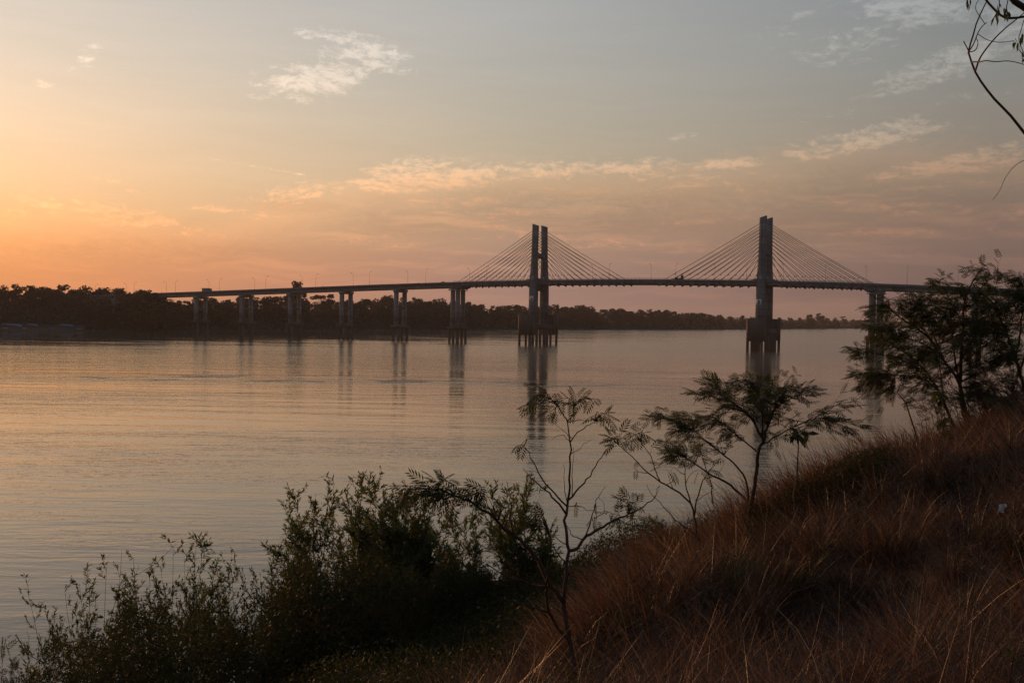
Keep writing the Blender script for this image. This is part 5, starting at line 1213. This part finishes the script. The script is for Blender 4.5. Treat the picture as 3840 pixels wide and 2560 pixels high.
for (x, y, rx, ry, n_) in ((650, 10, 16, 22, 9), (855, 100, 16, 30, 12), (875, 40, 10, 28, 8), (925, 75, 14, 40, 18), (940, 100, 14, 20, 10), (1010, 300, 26, 32, 16), (1040, 260, 8, 20, 5), (1050, 400, 8, 30, 6)):
    pos = np.array([T.p3(x + T.r.uniform(-rx, rx), y + T.r.uniform(-ry, ry), T.r.normal(0, 0.05)) for _ in range(n_)]); T.size = 0.055; T.fronds(pos, T.r.normal(0, 0.25, (n_, 3)) + np.array([0, 0, -1]))
W([(765, -30), (700, -60), (640, -20), (648, 15)], 0.003, 0.002); T.t = WILLOW
T.done()

# --- willow like bushes at the bottom left, standing low on the bank
def willow(top_px, Y, spread_px, label, seed, nst=12, leaf='leaf_willow', leaf_len=0.112, tmpl=WILLOW, ntw=20, nlf=20, lean=0.0, name='willow_bush', base_shift=0.0, cat='shrub', dens=1.0):
    """top_px: list of stem tips in photo pixels; the stems rise from a common foot on the bank"""
    r = np.random.default_rng(seed); cx = np.mean([p[0] for p in top_px]) + base_shift
    c = at_depth(cx, 2000, Y); foot = np.array([c[0], Y, float(ground_z(c[0], Y))])
    wood, leaf_mb = MB(), MB()
    tips = list(top_px) + [(r.choice([p[0] for p in top_px]) + r.normal(0, spread_px * 0.5), max(p[1] for p in top_px) + abs(r.normal(0, 130)) + 20) for _ in range(max(0, nst - len(top_px)))]
    for (x, y) in tips:
        tip = at_depth(x, y, Y + r.normal(0, 0.7)) - foot
        b = np.array([r.normal(0, 0.35), r.normal(0, 0.35), -0.1])
        mid = b * 0.5 + tip * np.array([0.36, 0.36, 0.5]) + r.normal(0, 0.08, 3)
        st = smooth_path([b, mid, tip], 16); st[1:] += r.normal(0, 0.012, (15, 3)); wood.tube(st, np.linspace(0.02, 0.003, 16), 5)
        H = np.linalg.norm(tip)
        def twig(p, ax, L):
            d = nrm(ax * 0.75 + r.normal(0, 0.6, 3) * np.array([1, 1, 0.5]) + np.array([0, 0, 0.22]))
            q = p + d * L; tw = smooth_path([p, (p + q) / 2 + r.normal(0, 0.03, 3), q + np.array([0, 0, 0.05])], 5); wood.tube(tw, np.linspace(0.005, 0.0015, 5), 3)
            n = int(nlf * (0.5 + 0.7 * L / 0.5)); u = r.uniform(0.05, 1.0, n) * 4; j = np.minimum(3, u.astype(int))
            pos = tw[j] + (tw[j + 1] - tw[j]) * (u - j)[:, None]
            dl = nrm(np.repeat(d[None], n, 0) * 0.8 + r.normal(0, 0.45, (n, 3)))
            stamp(leaf_mb, tmpl, pos, dl, leaf_len * r.uniform(0.6, 1.3, n), r, 0.9)
        for k in range(int(ntw * 1.05)):
            t = (1 - 0.65 * r.uniform(0, 1) ** 1.25) * 15; i = int(min(14, t)); twig(st[i] + (st[i + 1] - st[i]) * (t - i), nrm(st[i + 1] - st[i]), r.uniform(0.22, 0.6) * (1.3 - 0.6 * t / 15))
        # side branches that spread into the gaps between the stems
        for k in range(6):
            t = r.uniform(0.3, 0.88) * 15; i = int(min(14, t)); p = st[i]; ax = nrm(st[i + 1] - st[i]); aa = r.uniform(0, 6.28)
            d = nrm(ax * 0.8 + np.array([math.cos(aa), math.sin(aa), 0]) * r.uniform(0.5, 1.0)); L = r.uniform(0.6, 1.35) * (1.15 - 0.5 * t / 15) * min(1.2, H / 4.5)
            sb = smooth_path([p, p + d * L * 0.5, p + d * L + np.array([0, 0, 0.12 * L])], 8); wood.tube(sb, np.linspace(0.009, 0.002, 8), 4)
            for _ in range(int(ntw * 0.4)):
                j = int(r.uniform(1, 6.99)); twig(sb[j], nrm(sb[j + 1] - sb[j]), r.uniform(0.15, 0.45))
    root = empty(name, foot); tag(root, label, cat)
    wood.build('stem', M['bark'], root); leaf_mb.build('foliage', M[leaf], root)
    return root
willow([(105, 2225), (160, 2255), (240, 2200), (330, 2330)], 22.5, 70, 'willow bush at the far left with one long stem leaning left', 41, 9, base_shift=110, ntw=17)
willow([(330, 2150), (400, 2110), (455, 2060), (520, 2120), (300, 2190)], 22.0, 90, 'willow bush second from the left with a darker leafy spike', 42, 12, ntw=18)
willow([(500, 2090), (650, 2050), (600, 2120), (560, 2160)], 22.8, 80, 'willow bush crossed by a bare stem slanting up to the right', 43, 11, ntw=15)
willow([(735, 2035), (760, 2040), (690, 2090), (800, 2110), (830, 2160)], 22.2, 70, 'willow bush with two upright tips, right of the slanting bare stem', 44, 13, base_shift=-20)
willow([(860, 2120), (870, 2160), (915, 2210), (950, 2250)], 21.0, 50, 'small broad leaved bush in the dip between the two willow clumps', 45, 9, leaf='leaf_broad', leaf_len=0.07, tmpl=BROAD, name='broadleaf_bush', nlf=9, ntw=14)
willow([(1075, 1900), (1110, 1860), (1180, 1850), (1255, 1820), (1240, 1850), (1130, 1950), (1090, 2080)], 21.0, 60, 'tall dense willow bush, left half of the big dark clump', 46, 17, ntw=25)
willow([(1360, 1805), (1410, 1815), (1340, 1850), (1450, 1850), (1300, 1870), (1390, 1840)], 21.4, 60, 'tall willow bush with the highest tips in the big dark clump', 47, 16, ntw=25)
willow([(1500, 1860), (1560, 1875), (1590, 1930), (1480, 1900), (1540, 1900)], 20.8, 60, 'tall willow bush, right shoulder of the big dark clump', 48, 15, ntw=25)
willow([(1650, 1960), (1700, 1900), (1740, 1930), (1640, 2050), (1780, 1990)], 21.8, 60, 'paler sparse willow bush behind the leaning branch of the young tree', 49, 11, ntw=16)
willow([(1840, 1850), (1880, 1880), (1960, 1850), (1990, 1840), (1915, 1930), (2045, 1990), (2070, 2080), (1870, 1990)], 20.6, 70, 'dark willow bush left of the young tree trunk', 50, 14, ntw=14)
willow([(1020, 2140), (1060, 2150), (990, 2260), (1100, 2200)], 20.2, 70, 'low leafy bush at the left foot of the big dark clump', 51, 13, leaf='leaf_broad', leaf_len=0.08, tmpl=WILLOW, name='leafy_bush', ntw=22)
willow([(100, 2400), (155, 2410), (185, 2440)], 19.0, 30, 'small upright weed with dark leaves near the bottom left corner', 52, 6, leaf='leaf_broad', leaf_len=0.06, tmpl=BROAD, name='leafy_weed', nlf=8, ntw=9, cat='plant')
willow([(10, 2440), (40, 2490), (-40, 2470), (75, 2520)], 17.0, 40, 'dark ferny plant in the bottom left corner', 53, 9, leaf='leaf_acacia', leaf_len=0.16, tmpl=FROND, name='ferny_plant', nlf=5, ntw=10, cat='plant')
# long bare stem that slants up out of the left clump
mb = MB(); p0 = at_depth(430, 2260, 21.3); p1 = at_depth(545, 2150, 21.2); p2 = at_depth(660, 2040, 21.0); g = p0 + (p0 - p1) * 2.6; g[2] = ground_z(g[0], g[1]) - 0.1
st = smooth_path([g, p0, p1, p2], 18); mb.tube(st, np.linspace(0.022, 0.003, 18), 5); mb.v = [v - g for v in mb.v]
r = empty('dead_sapling', g); tag(r, 'long bare stem slanting up to the right across the left bushes', 'plant'); mb.build('stem', M['bark'], r)

# --- undergrowth: low leafy mass under the bushes and along the crest (nobody could count it)
def undergrowth():
    r = np.random.default_rng(61); mb = MB()
    def patch(n, xr, yr, ur, hmax, size, tmpl=WILLOW):
        x = r.uniform(*xr, n * 4); y = r.uniform(*yr, n * 4); u = uu(x, y); ok = (u > ur[0]) & (u < ur[1]); x, y = x[ok][:n], y[ok][:n]
        cl = 0.5 + 0.5 * np.sin(x * 1.7 + 1.3 * np.sin(y * 1.1)) * np.cos(y * 1.4 + x * 0.6)
        z = ground_z(x, y) + r.uniform(0.0, 1, len(x)) ** 0.8 * hmax * (0.35 + 0.65 * cl)
        d = r.normal(0, 1, (len(x), 3)) + np.array([0, 0, 0.3]); stamp(mb, tmpl, np.stack([x, y, z], 1), d, r.uniform(*size, len(x)), r, 1.0)
    n = 170000
    px = r.uniform(-250, 2330, n); Yd = r.uniform(16.8, 24.0, n); x = (px - 1920) / FOC * Yd; g = ground_z(x, Yd)
    topy = np.interp(px, [-250, 60, 120, 250, 420, 560, 700, 820, 900, 980, 1080, 1200, 1400, 1560, 1650, 1760, 1850, 2000, 2080, 2180, 2330], [2600, 2560, 2520, 2420, 2330, 2300, 2290, 2370, 2400, 2280, 2170, 2120, 2110, 2120, 2150, 2180, 2140, 2130, 2170, 2160, 2130])
    topy = topy + 45 * np.sin(px * 0.021) + 30 * np.sin(px * 0.047 + 1) + r.normal(0, 25, n)
    zt = 18.5 - (topy - 1176 - 0.016 * (px - 1920)) / FOC * Yd; u = uu(x, Yd)
    hh = np.clip(zt - g, 0, 6.5); ok = (u > 8.6) & (hh > 0.15); hh, x, Yd, g = hh[ok], x[ok], Yd[ok], g[ok]; m_ = len(x)
    z = g + hh * r.uniform(0, 1, m_) ** 0.62
    stamp(mb, WILLOW, np.stack([x, Yd, z], 1), r.normal(0, 1, (m_, 3)) + np.array([0, 0, 0.5]), r.uniform(0.06, 0.13, m_), r, 1.0)
    patch(42000, (-9, 4), (8.5, 19), (5.3, 10.5), 0.55, (0.035, 0.08), BROAD)
    patch(16000, (-4, 4), (8.5, 19), (5.0, 8.5), 0.9, (0.05, 0.1))
    patch(15000, (0.5, 4.5), (17, 23), (5.5, 10), 0.8, (0.05, 0.11))
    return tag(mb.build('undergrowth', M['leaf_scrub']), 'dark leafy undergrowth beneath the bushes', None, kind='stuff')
undergrowth()
def crest_scrub():
    r = np.random.default_rng(62); mb = MB()
    px = r.uniform(2960, 3560, 26000); Yd = r.uniform(16.5, 21.5, 26000)
    x = (px - 1920) / FOC * Yd; z = ground_z(x, Yd) + r.uniform(0, 1, len(x)) ** 0.9 * 0.55 * (0.6 + 0.4 * np.sin(x * 3.1) * np.cos(Yd * 2.3))
    stamp(mb, WILLOW, np.stack([x, Yd, z], 1), r.normal(0, 1, (len(x), 3)) + np.array([0, 0, 0.4]), r.uniform(0.04, 0.1, len(x)), r, 1.0)
    # green weeds scattered through the dry grass
    for _ in range(70):
        cy_ = r.uniform(5.5, 18.5); cx_ = r.uniform(0.02, 0.52) * cy_
        if not (-4 < uu(cx_, cy_) < 5.4): continue
        m_ = int(r.uniform(40, 150)); sp_ = r.uniform(0.10, 0.28); hh = r.uniform(0.25, 0.6)
        wx, wy = cx_ + r.normal(0, sp_, m_), cy_ + r.normal(0, sp_, m_); wz = ground_z(wx, wy) + r.uniform(0.05, 1, m_) * hh
        stamp(mb, BROAD if r.uniform() < 0.5 else WILLOW, np.stack([wx, wy, wz], 1), r.normal(0, 1, (m_, 3)) + np.array([0, 0, 0.5]), r.uniform(0.03, 0.075, m_), r, 0.8)
    px = r.uniform(2800, 3340, 14000); Yd = 15.2 + (px - 2800) / 540 * 1.2 + r.normal(0, 0.7, len(px)); x = (px - 1920) / FOC * Yd; ok = vnoise(x * 2.2, Yd * 2.2, 9) > -0.12; x, Yd = x[ok], Yd[ok]
    z = ground_z(x, Yd) + r.uniform(0, 1, len(x)) ** 0.8 * 0.62
    stamp(mb, WILLOW, np.stack([x, Yd, z], 1), r.normal(0, 1, (len(x), 3)) + np.array([0, 0, 0.4]), r.uniform(0.04, 0.09, len(x)), r, 1.0)
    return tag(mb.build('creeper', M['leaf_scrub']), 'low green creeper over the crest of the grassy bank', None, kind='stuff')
crest_scrub()

# --- dry grass
def grass():
    r = np.random.default_rng(71); mb = MB()
    def blades(x, y, hgt, width, lean, az, tint, z=None, seg=4, droop=1.0):
        n = len(x); z = ground_z(x, y) - 0.02 if z is None else z
        base = np.stack([x, y, z], 1); dirh = np.stack([np.cos(az), np.sin(az), np.zeros(n)], 1)
        k = np.linspace(0, 1, seg + 1)
        th = lean[:, None] + droop * k[None] ** 1.3 * r.uniform(0.2, 1.5, n)[:, None]      # angle from the vertical along the blade
        th = np.minimum(th, 2.5); step = (hgt / seg)[:, None]
        ds = np.stack([np.sin(th), np.cos(th)], -1) * step[..., None]; cum = np.cumsum(ds[:, :-1], 1); cum = np.concatenate([np.zeros((n, 1, 2)), cum], 1)
        ctr = base[:, None] + cum[..., :1] * dirh[:, None] + cum[..., 1:] * np.array([0, 0, 1.0])
        a2 = r.uniform(0, 6.28, n); side = np.stack([np.cos(a2), np.sin(a2), np.zeros(n)], 1)
        w = (width[:, None] * (1 - 0.88 * k[None] ** 1.6))[..., None]
        L_ = ctr - side[:, None] * w / 2; R_ = ctr + side[:, None] * w / 2
        v = np.stack([L_, R_], 2).reshape(n, -1, 3); m = 2 * (seg + 1)
        f = np.array([[2 * i, 2 * i + 1, 2 * i + 3, 2 * i + 2] for i in range(seg)])
        col = np.repeat(tint[:, None], m, 1)
        mb.add(v.reshape(-1, 3), (f[None] + (np.arange(n) * m)[:, None, None]).reshape(-1, 4), col.reshape(-1, 3))
    def tints(n, patch, cell=None):
        base = np.array([[0.19, 0.080, 0.030], [0.12, 0.060, 0.032], [0.27, 0.18, 0.10], [0.06, 0.038, 0.025], [0.055, 0.055, 0.022]])
        p = np.array([0.34, 0.26, 0.14, 0.2, 0.06]); k = r.choice(5, n, p=p)
        if cell is not None: k = np.where(r.uniform(0, 1, n) < 0.62, np.searchsorted(np.cumsum(p), np.clip(cell, 0, 0.999)), k)
        c = base[k] * r.uniform(0.6, 1.2, (n, 1)); c *= (0.22 + 0.95 * patch)[:, None]
        return c
    def field(n, yr, ur, h, wd, lean=(0.05, 0.7), margin=2.5, droop=1.0, hpatch=True, dim=1.0, aside=False):
        y = r.uniform(0, 1, n) ** 0.75 * (yr[1] - yr[0]) + yr[0]; x = r.uniform(-0.56, 0.60, n) * y + r.choice([-1, 1], n) * r.uniform(0, margin, n) * (r.uniform(0, 1, n) < 0.2)
        if aside: x = 0.55 * y + r.uniform(0, 6, n)
        u = uu(x, y); v = 0.97 * (y - 19.3) - 0.25 * (x - 10); ok = (u > ur[0]) & (u < ur[1] + 0.45 * vnoise(x * 2.0, y * 2.0, 12)) & (v < 3.0) & (x * x + y * y > 2.6 ** 2); x, y, u = x[ok], y[ok], u[ok]
        pt = np.clip(0.5 + 0.75 * vnoise(x * 1.3, y * 1.3, 8), 0, 1); keep = r.uniform(0, 1, len(x)) < 0.40 + 0.75 * pt; x, y, u, pt = x[keep], y[keep], u[keep], pt[keep]
        # tussocks: pull blades towards clump centres
        cs = 0.5; jx, jy = np.floor(x / cs), np.floor(y / cs); hx = np.modf(np.sin(jx * 12.9898 + jy * 78.233) * 43758.5)[0]; hy = np.modf(np.sin(jx * 39.3 + jy * 11.1) * 24634.6)[0]
        cx, cy = (jx + 0.5 + 0.4 * hx) * cs, (jy + 0.5 + 0.4 * hy) * cs; w_ = r.uniform(0.1, 0.85, len(x)); ox, oy = x - cx, y - cy; x = cx + ox * (1 - w_); y = cy + oy * (1 - w_)
        az = np.arctan2(oy, ox) + r.normal(0, 0.8, len(x)); n = len(x)
        h1 = np.abs(np.modf(np.sin(jx * 7.31 + jy * 57.9) * 9631.7)[0]); h2 = np.abs(np.modf(np.sin(jx * 91.7 + jy * 23.3) * 5113.3)[0]); h3 = np.abs(np.modf(np.sin(jx * 17.1 + jy * 71.7) * 7717.1)[0])
        az = np.where(r.uniform(0, 1, n) < 0.55, h3 * 6.28 + r.normal(0, 0.5, n), az)          # a tussock leans as one
        tall = (0.55 + 0.4 * pt) * (0.55 + 0.8 * h1) if hpatch else np.ones(n); pt = np.clip(pt * 0.6 + h2 * 0.75 - 0.1, 0, 1.25)
        bare = np.abs(np.modf(np.sin(jx * 3.7 + jy * 133.1) * 3391.7)[0]) < 0.36
        tall = np.where(bare, tall * 0.35, tall)
        tall = np.where((np.abs(x - 0.066 * y) < 0.16) & (y > 6.5) & (y < 9.6), tall * 0.3, tall)
        cell = np.abs(np.modf(np.sin(np.floor(jx * 0.5) * 45.1 + np.floor(jy * 0.5) * 17.7) * 8213.3)[0])
        tn = tints(n, pt, cell) * dim * np.where(bare, 0.45, 1.0)[:, None]; gr = (h3 > 0.84)[:, None]; tn = np.where(gr, tn * np.array([0.45, 0.75, 0.5]), tn)
        blades(x, y, r.uniform(h[0], h[1], n) * tall, r.uniform(wd[0], wd[1], n), r.uniform(lean[0], lean[1], n), az, tn, droop=droop)
    field(80000, (2.6, 10), (-6, 5.6), (0.25, 0.75), (0.0022, 0.0055))
    field(170000, (9, 23), (-6, 5.7), (0.25, 0.8), (0.004, 0.010))
    field(60000, (0.5, 22), (-9, 5.6), (0.3, 0.8), (0.004, 0.009), aside=True)
    field(16000, (10, 17.5), (5.0, 9.0), (0.12, 0.35), (0.004, 0.008), hpatch=False, dim=0.45)
    field(3600, (3, 11), (-6, 5.4), (0.4, 0.95), (0.006, 0.010), lean=(0.1, 1.0), droop=1.2)
    field(4500, (9, 22), (-6, 5.4), (0.5, 1.1), (0.010, 0.018), lean=(0.1, 1.0), droop=1.3)
    # arching tall reeds of grass on the left shoulder and along the crest
    def along(px0, px1, Y0, Y1, n, h, spread, az0, droop=1.3):
        t = r.uniform(0, 1, n); X0 = px0 + (px1 - px0) * t; Yd = Y0 + (Y1 - Y0) * t + r.normal(0, spread, n); x = (X0 - 1920) / FOC * Yd + r.normal(0, 0.12, n)
        blades(x, Yd, r.uniform(h[0], h[1], n), r.uniform(0.008, 0.017, n), r.uniform(0.05, 0.6, n), az0 + r.normal(0, 0.8, n), tints(n, np.full(n, 0.9)), seg=7, droop=droop)
    along(2330, 2560, 15.5, 15.0, 900, (0.6, 1.3), 0.5, math.pi * 1.02); along(2480, 2800, 14.5, 15.0, 1500, (0.6, 1.25), 0.8, math.pi * 1.05)
    along(2780, 3420, 16.5, 18.5, 2200, (0.5, 1.25), 0.8, math.pi * 0.98); along(3200, 3560, 18, 19, 700, (0.6, 1.2), 0.6, math.pi)
    along(3560, 3900, 18.5, 18.5, 1500, (0.4, 0.9), 1.0, math.pi * 0.9); along(2080, 2420, 11.5, 12.5, 1100, (0.5, 1.0), 0.7, math.pi)
    # single tall tussocks that fountain outwards
    nt_ = 190; ty = r.uniform(0, 1, nt_) ** 0.8 * 16 + 4.2; tx = r.uniform(-0.08, 0.57, nt_) * ty; tu = uu(tx, ty); ok = (tu > -5) & (tu < 5.3) & (0.97 * (ty - 19.3) - 0.25 * (tx - 10) < 1.5); tx, ty = tx[ok], ty[ok]
    for cx_, cy_ in zip(tx, ty):
        if abs(cx_ - 0.066 * cy_) < 0.4 and 5 < cy_ < 9.8: continue
        n = int(r.uniform(90, 210)); a_ = r.uniform(0, 6.28, n); q_ = np.abs(r.normal(0, 0.07, n)); br = r.uniform(0.35, 1.35)
        blades(cx_ + np.cos(a_) * q_, cy_ + np.sin(a_) * q_, r.uniform(0.35, 0.95, n) * r.uniform(0.7, 1.15), r.uniform(0.003, 0.007, n) * (0.7 + 0.06 * cy_), r.uniform(0.1, 0.75, n), a_ + r.normal(0, 0.4, n), tints(n, np.full(n, br)), seg=6, droop=r.uniform(0.7, 1.6))
    # broken stalks lying criss-cross over the near ground
    n = 22000; y = r.uniform(3.2, 19, n); x = r.uniform(-0.1, 0.60, n) * y; u = uu(x, y); ok = (u > -5) & (u < 5.2); x, y = x[ok], y[ok]; n = len(x)
    blades(x, y, r.uniform(0.2, 0.95, n), r.uniform(0.0025, 0.006, n) * (0.6 + 0.07 * y), r.uniform(0.6, 1.6, n), r.uniform(0, 6.28, n), tints(n, r.uniform(0.0, 1.0, n) ** 1.5), z=ground_z(x, y) + r.uniform(0.03, 0.36, n), seg=4, droop=r.uniform(-0.1, 0.7, (n, 1)))
    n = 110000; y = r.uniform(3.0, 21, n); x = r.uniform(-0.2, 0.60, n) * y; u = uu(x, y); v = 0.97 * (y - 19.3) - 0.25 * (x - 10); ok = (u > -5) & (u < 5.6) & (v < 2.5); x, y = x[ok], y[ok]; n = len(x)
    blades(x, y, r.uniform(0.08, 0.32, n), r.uniform(0.003, 0.007, n) * (0.6 + 0.06 * y), r.uniform(0.7, 1.6, n), r.uniform(0, 6.28, n), tints(n, r.uniform(0.1, 0.75, n)), z=ground_z(x, y) + r.uniform(0.0, 0.10, n), seg=2, droop=0.2)
    return tag(mb.build('dry_grass', M['grass']), 'tangled dry tan grass covering the near bank', None, kind='stuff')
grass()

# --- single things in the grass
def stalk(px, Y, r0, label, mat='bark'):
    pts = [at_depth(2300 + x / 1.527, 1760 + y / 1.527, Y) for x, y in px]; g = pts[0]; g[2] = min(g[2], float(ground_z(g[0], g[1])) - 0.05)
    st = smooth_path(pts, 5 * len(pts)); mb = MB(); mb.tube(st - g, np.linspace(r0, r0 * 0.35, len(st)), 5)
    o = mb.build('dry_stalk', M[mat], None, True); o.location = Vector(list(g)); tag(o, label, 'stalk', 'single stalks standing in the grass')
stalk([(1565, 850), (1530, 740), (1490, 640), (1450, 480), (1418, 350), (1425, 200), (1440, 60)], 12.0, 0.012, 'tall pale green stalk rising out of the dark hollow', 'green_stem')
stalk([(690, 1010), (650, 880), (600, 700), (575, 520), (600, 360)], 10.5, 0.007, 'thin dark stalk standing in the orange grass', 'bark')
stalk([(925, 1060), (910, 900), (885, 760), (850, 640)], 10.0, 0.006, 'thin dark stalk right of the taller one in the orange grass', 'bark')
stalk([(1400, 860), (1320, 770), (1280, 740), (1200, 715)], 9.5, 0.006, 'broken straw coloured stalk bent over at the hollow', 'green_stem')

lp = [at_depth(x, y, Y) for x, y, Y in [(4050, 2010, 8.3), (3840, 2080, 7.9), (3700, 2128, 7.6), (3560, 2200, 7.3), (3440, 2272, 7.0), (3330, 2345, 6.8)]]
lp = [np.array([p[0], p[1], float(ground_z(p[0], p[1])) + h_]) for p, h_ in zip(lp, (0.5, 0.36, 0.26, 0.16, 0.06, -0.05))]
st = smooth_path(lp, 24); st += np.random.default_rng(3).normal(0, 0.006, st.shape); mb = MB(); mb.tube(st - lp[-1], np.linspace(0.042, 0.016, 24), 9)
o = mb.build('fallen_branch', M['bark'], None, True); o.location = Vector(list(lp[-1])); tag(o, 'thick bent fallen branch lying in the dry grass at the right edge', 'branch')

p = at_depth(3757, 1905, 9.4); p[2] = max(p[2], float(ground_z(p[0], p[1])) + 0.25)
mb = MB(); g = np.random.default_rng(4); gx_, gy_ = np.meshgrid(np.linspace(-.03, .03, 6), np.linspace(-.04, .04, 6)); zz = g.normal(0, 0.012, gx_.shape)
i = np.arange(5); q = (i[:, None] * 6 + i[None]).ravel()
mb.add(np.stack([gx_.ravel() + 0.3 * gy_.ravel(), zz.ravel(), gy_.ravel()], 1), np.stack([q, q + 1, q + 7, q + 6], 1)); o = mb.build('paper_scrap', M['paper']); o.location = Vector(list(p)); tag(o, 'small white scrap of paper caught in the grass at the right edge', 'litter')

c0 = lambda x, y: (x, y)
T = Plant('leafy_weed', 5.4, c0, 'green leafy weed in the bottom right corner', 'plant', 81, leaf='leaf_broad', bark='green_stem', tmpl=BROAD, size=0.10, wind=(-0.3, -0.2, 0.2))
T.root = np.array([3.0, 5.4, float(ground_z(3.0, 5.4))])
b = T.branch([(3900, 2700), (3850, 2600), (3815, 2500), (3790, 2420)], 0.006, 0.002, 0.0, to_ground=True); T.tips(b, 26, 0.25)
b = T.branch([(3880, 2680), (3870, 2580), (3860, 2520)], 0.005, 0.002, 0.15); T.tips(b, 14, 0.3)
T.done()

# ------------------------------------------------------------------ camera and render settings
cd = bpy.data.cameras.new('Camera'); co = bpy.data.objects.new('Camera', cd); COL.objects.link(co)
cd.sensor_width = 36.0; cd.lens = 36.0 * FOC / 3840; cd.clip_start = 0.05; cd.clip_end = 30000
mw = Matrix.Identity(4)
for i, ax in enumerate((_r, _u, -_f)):
    for j in range(3): mw[j][i] = float(ax[j])
for j in range(3): mw[j][3] = float(CAM[j])
co.matrix_world = mw
sc.camera = co
sc.view_settings.view_transform = 'Standard'; sc.view_settings.look = 'None'; sc.view_settings.exposure = 0.0; sc.view_settings.gamma = 1.0
sc.render.engine = 'CYCLES'
cy = sc.cycles
cy.use_denoising = True; cy.denoising_prefilter = 'NONE'; cy.max_bounces = 6; cy.diffuse_bounces = 3; cy.glossy_bounces = 3; cy.transmission_bounces = 3; cy.transparent_max_bounces = 4; cy.volume_bounces = 0
cy.caustics_reflective = False; cy.caustics_refractive = False; cy.sample_clamp_indirect = 4.0
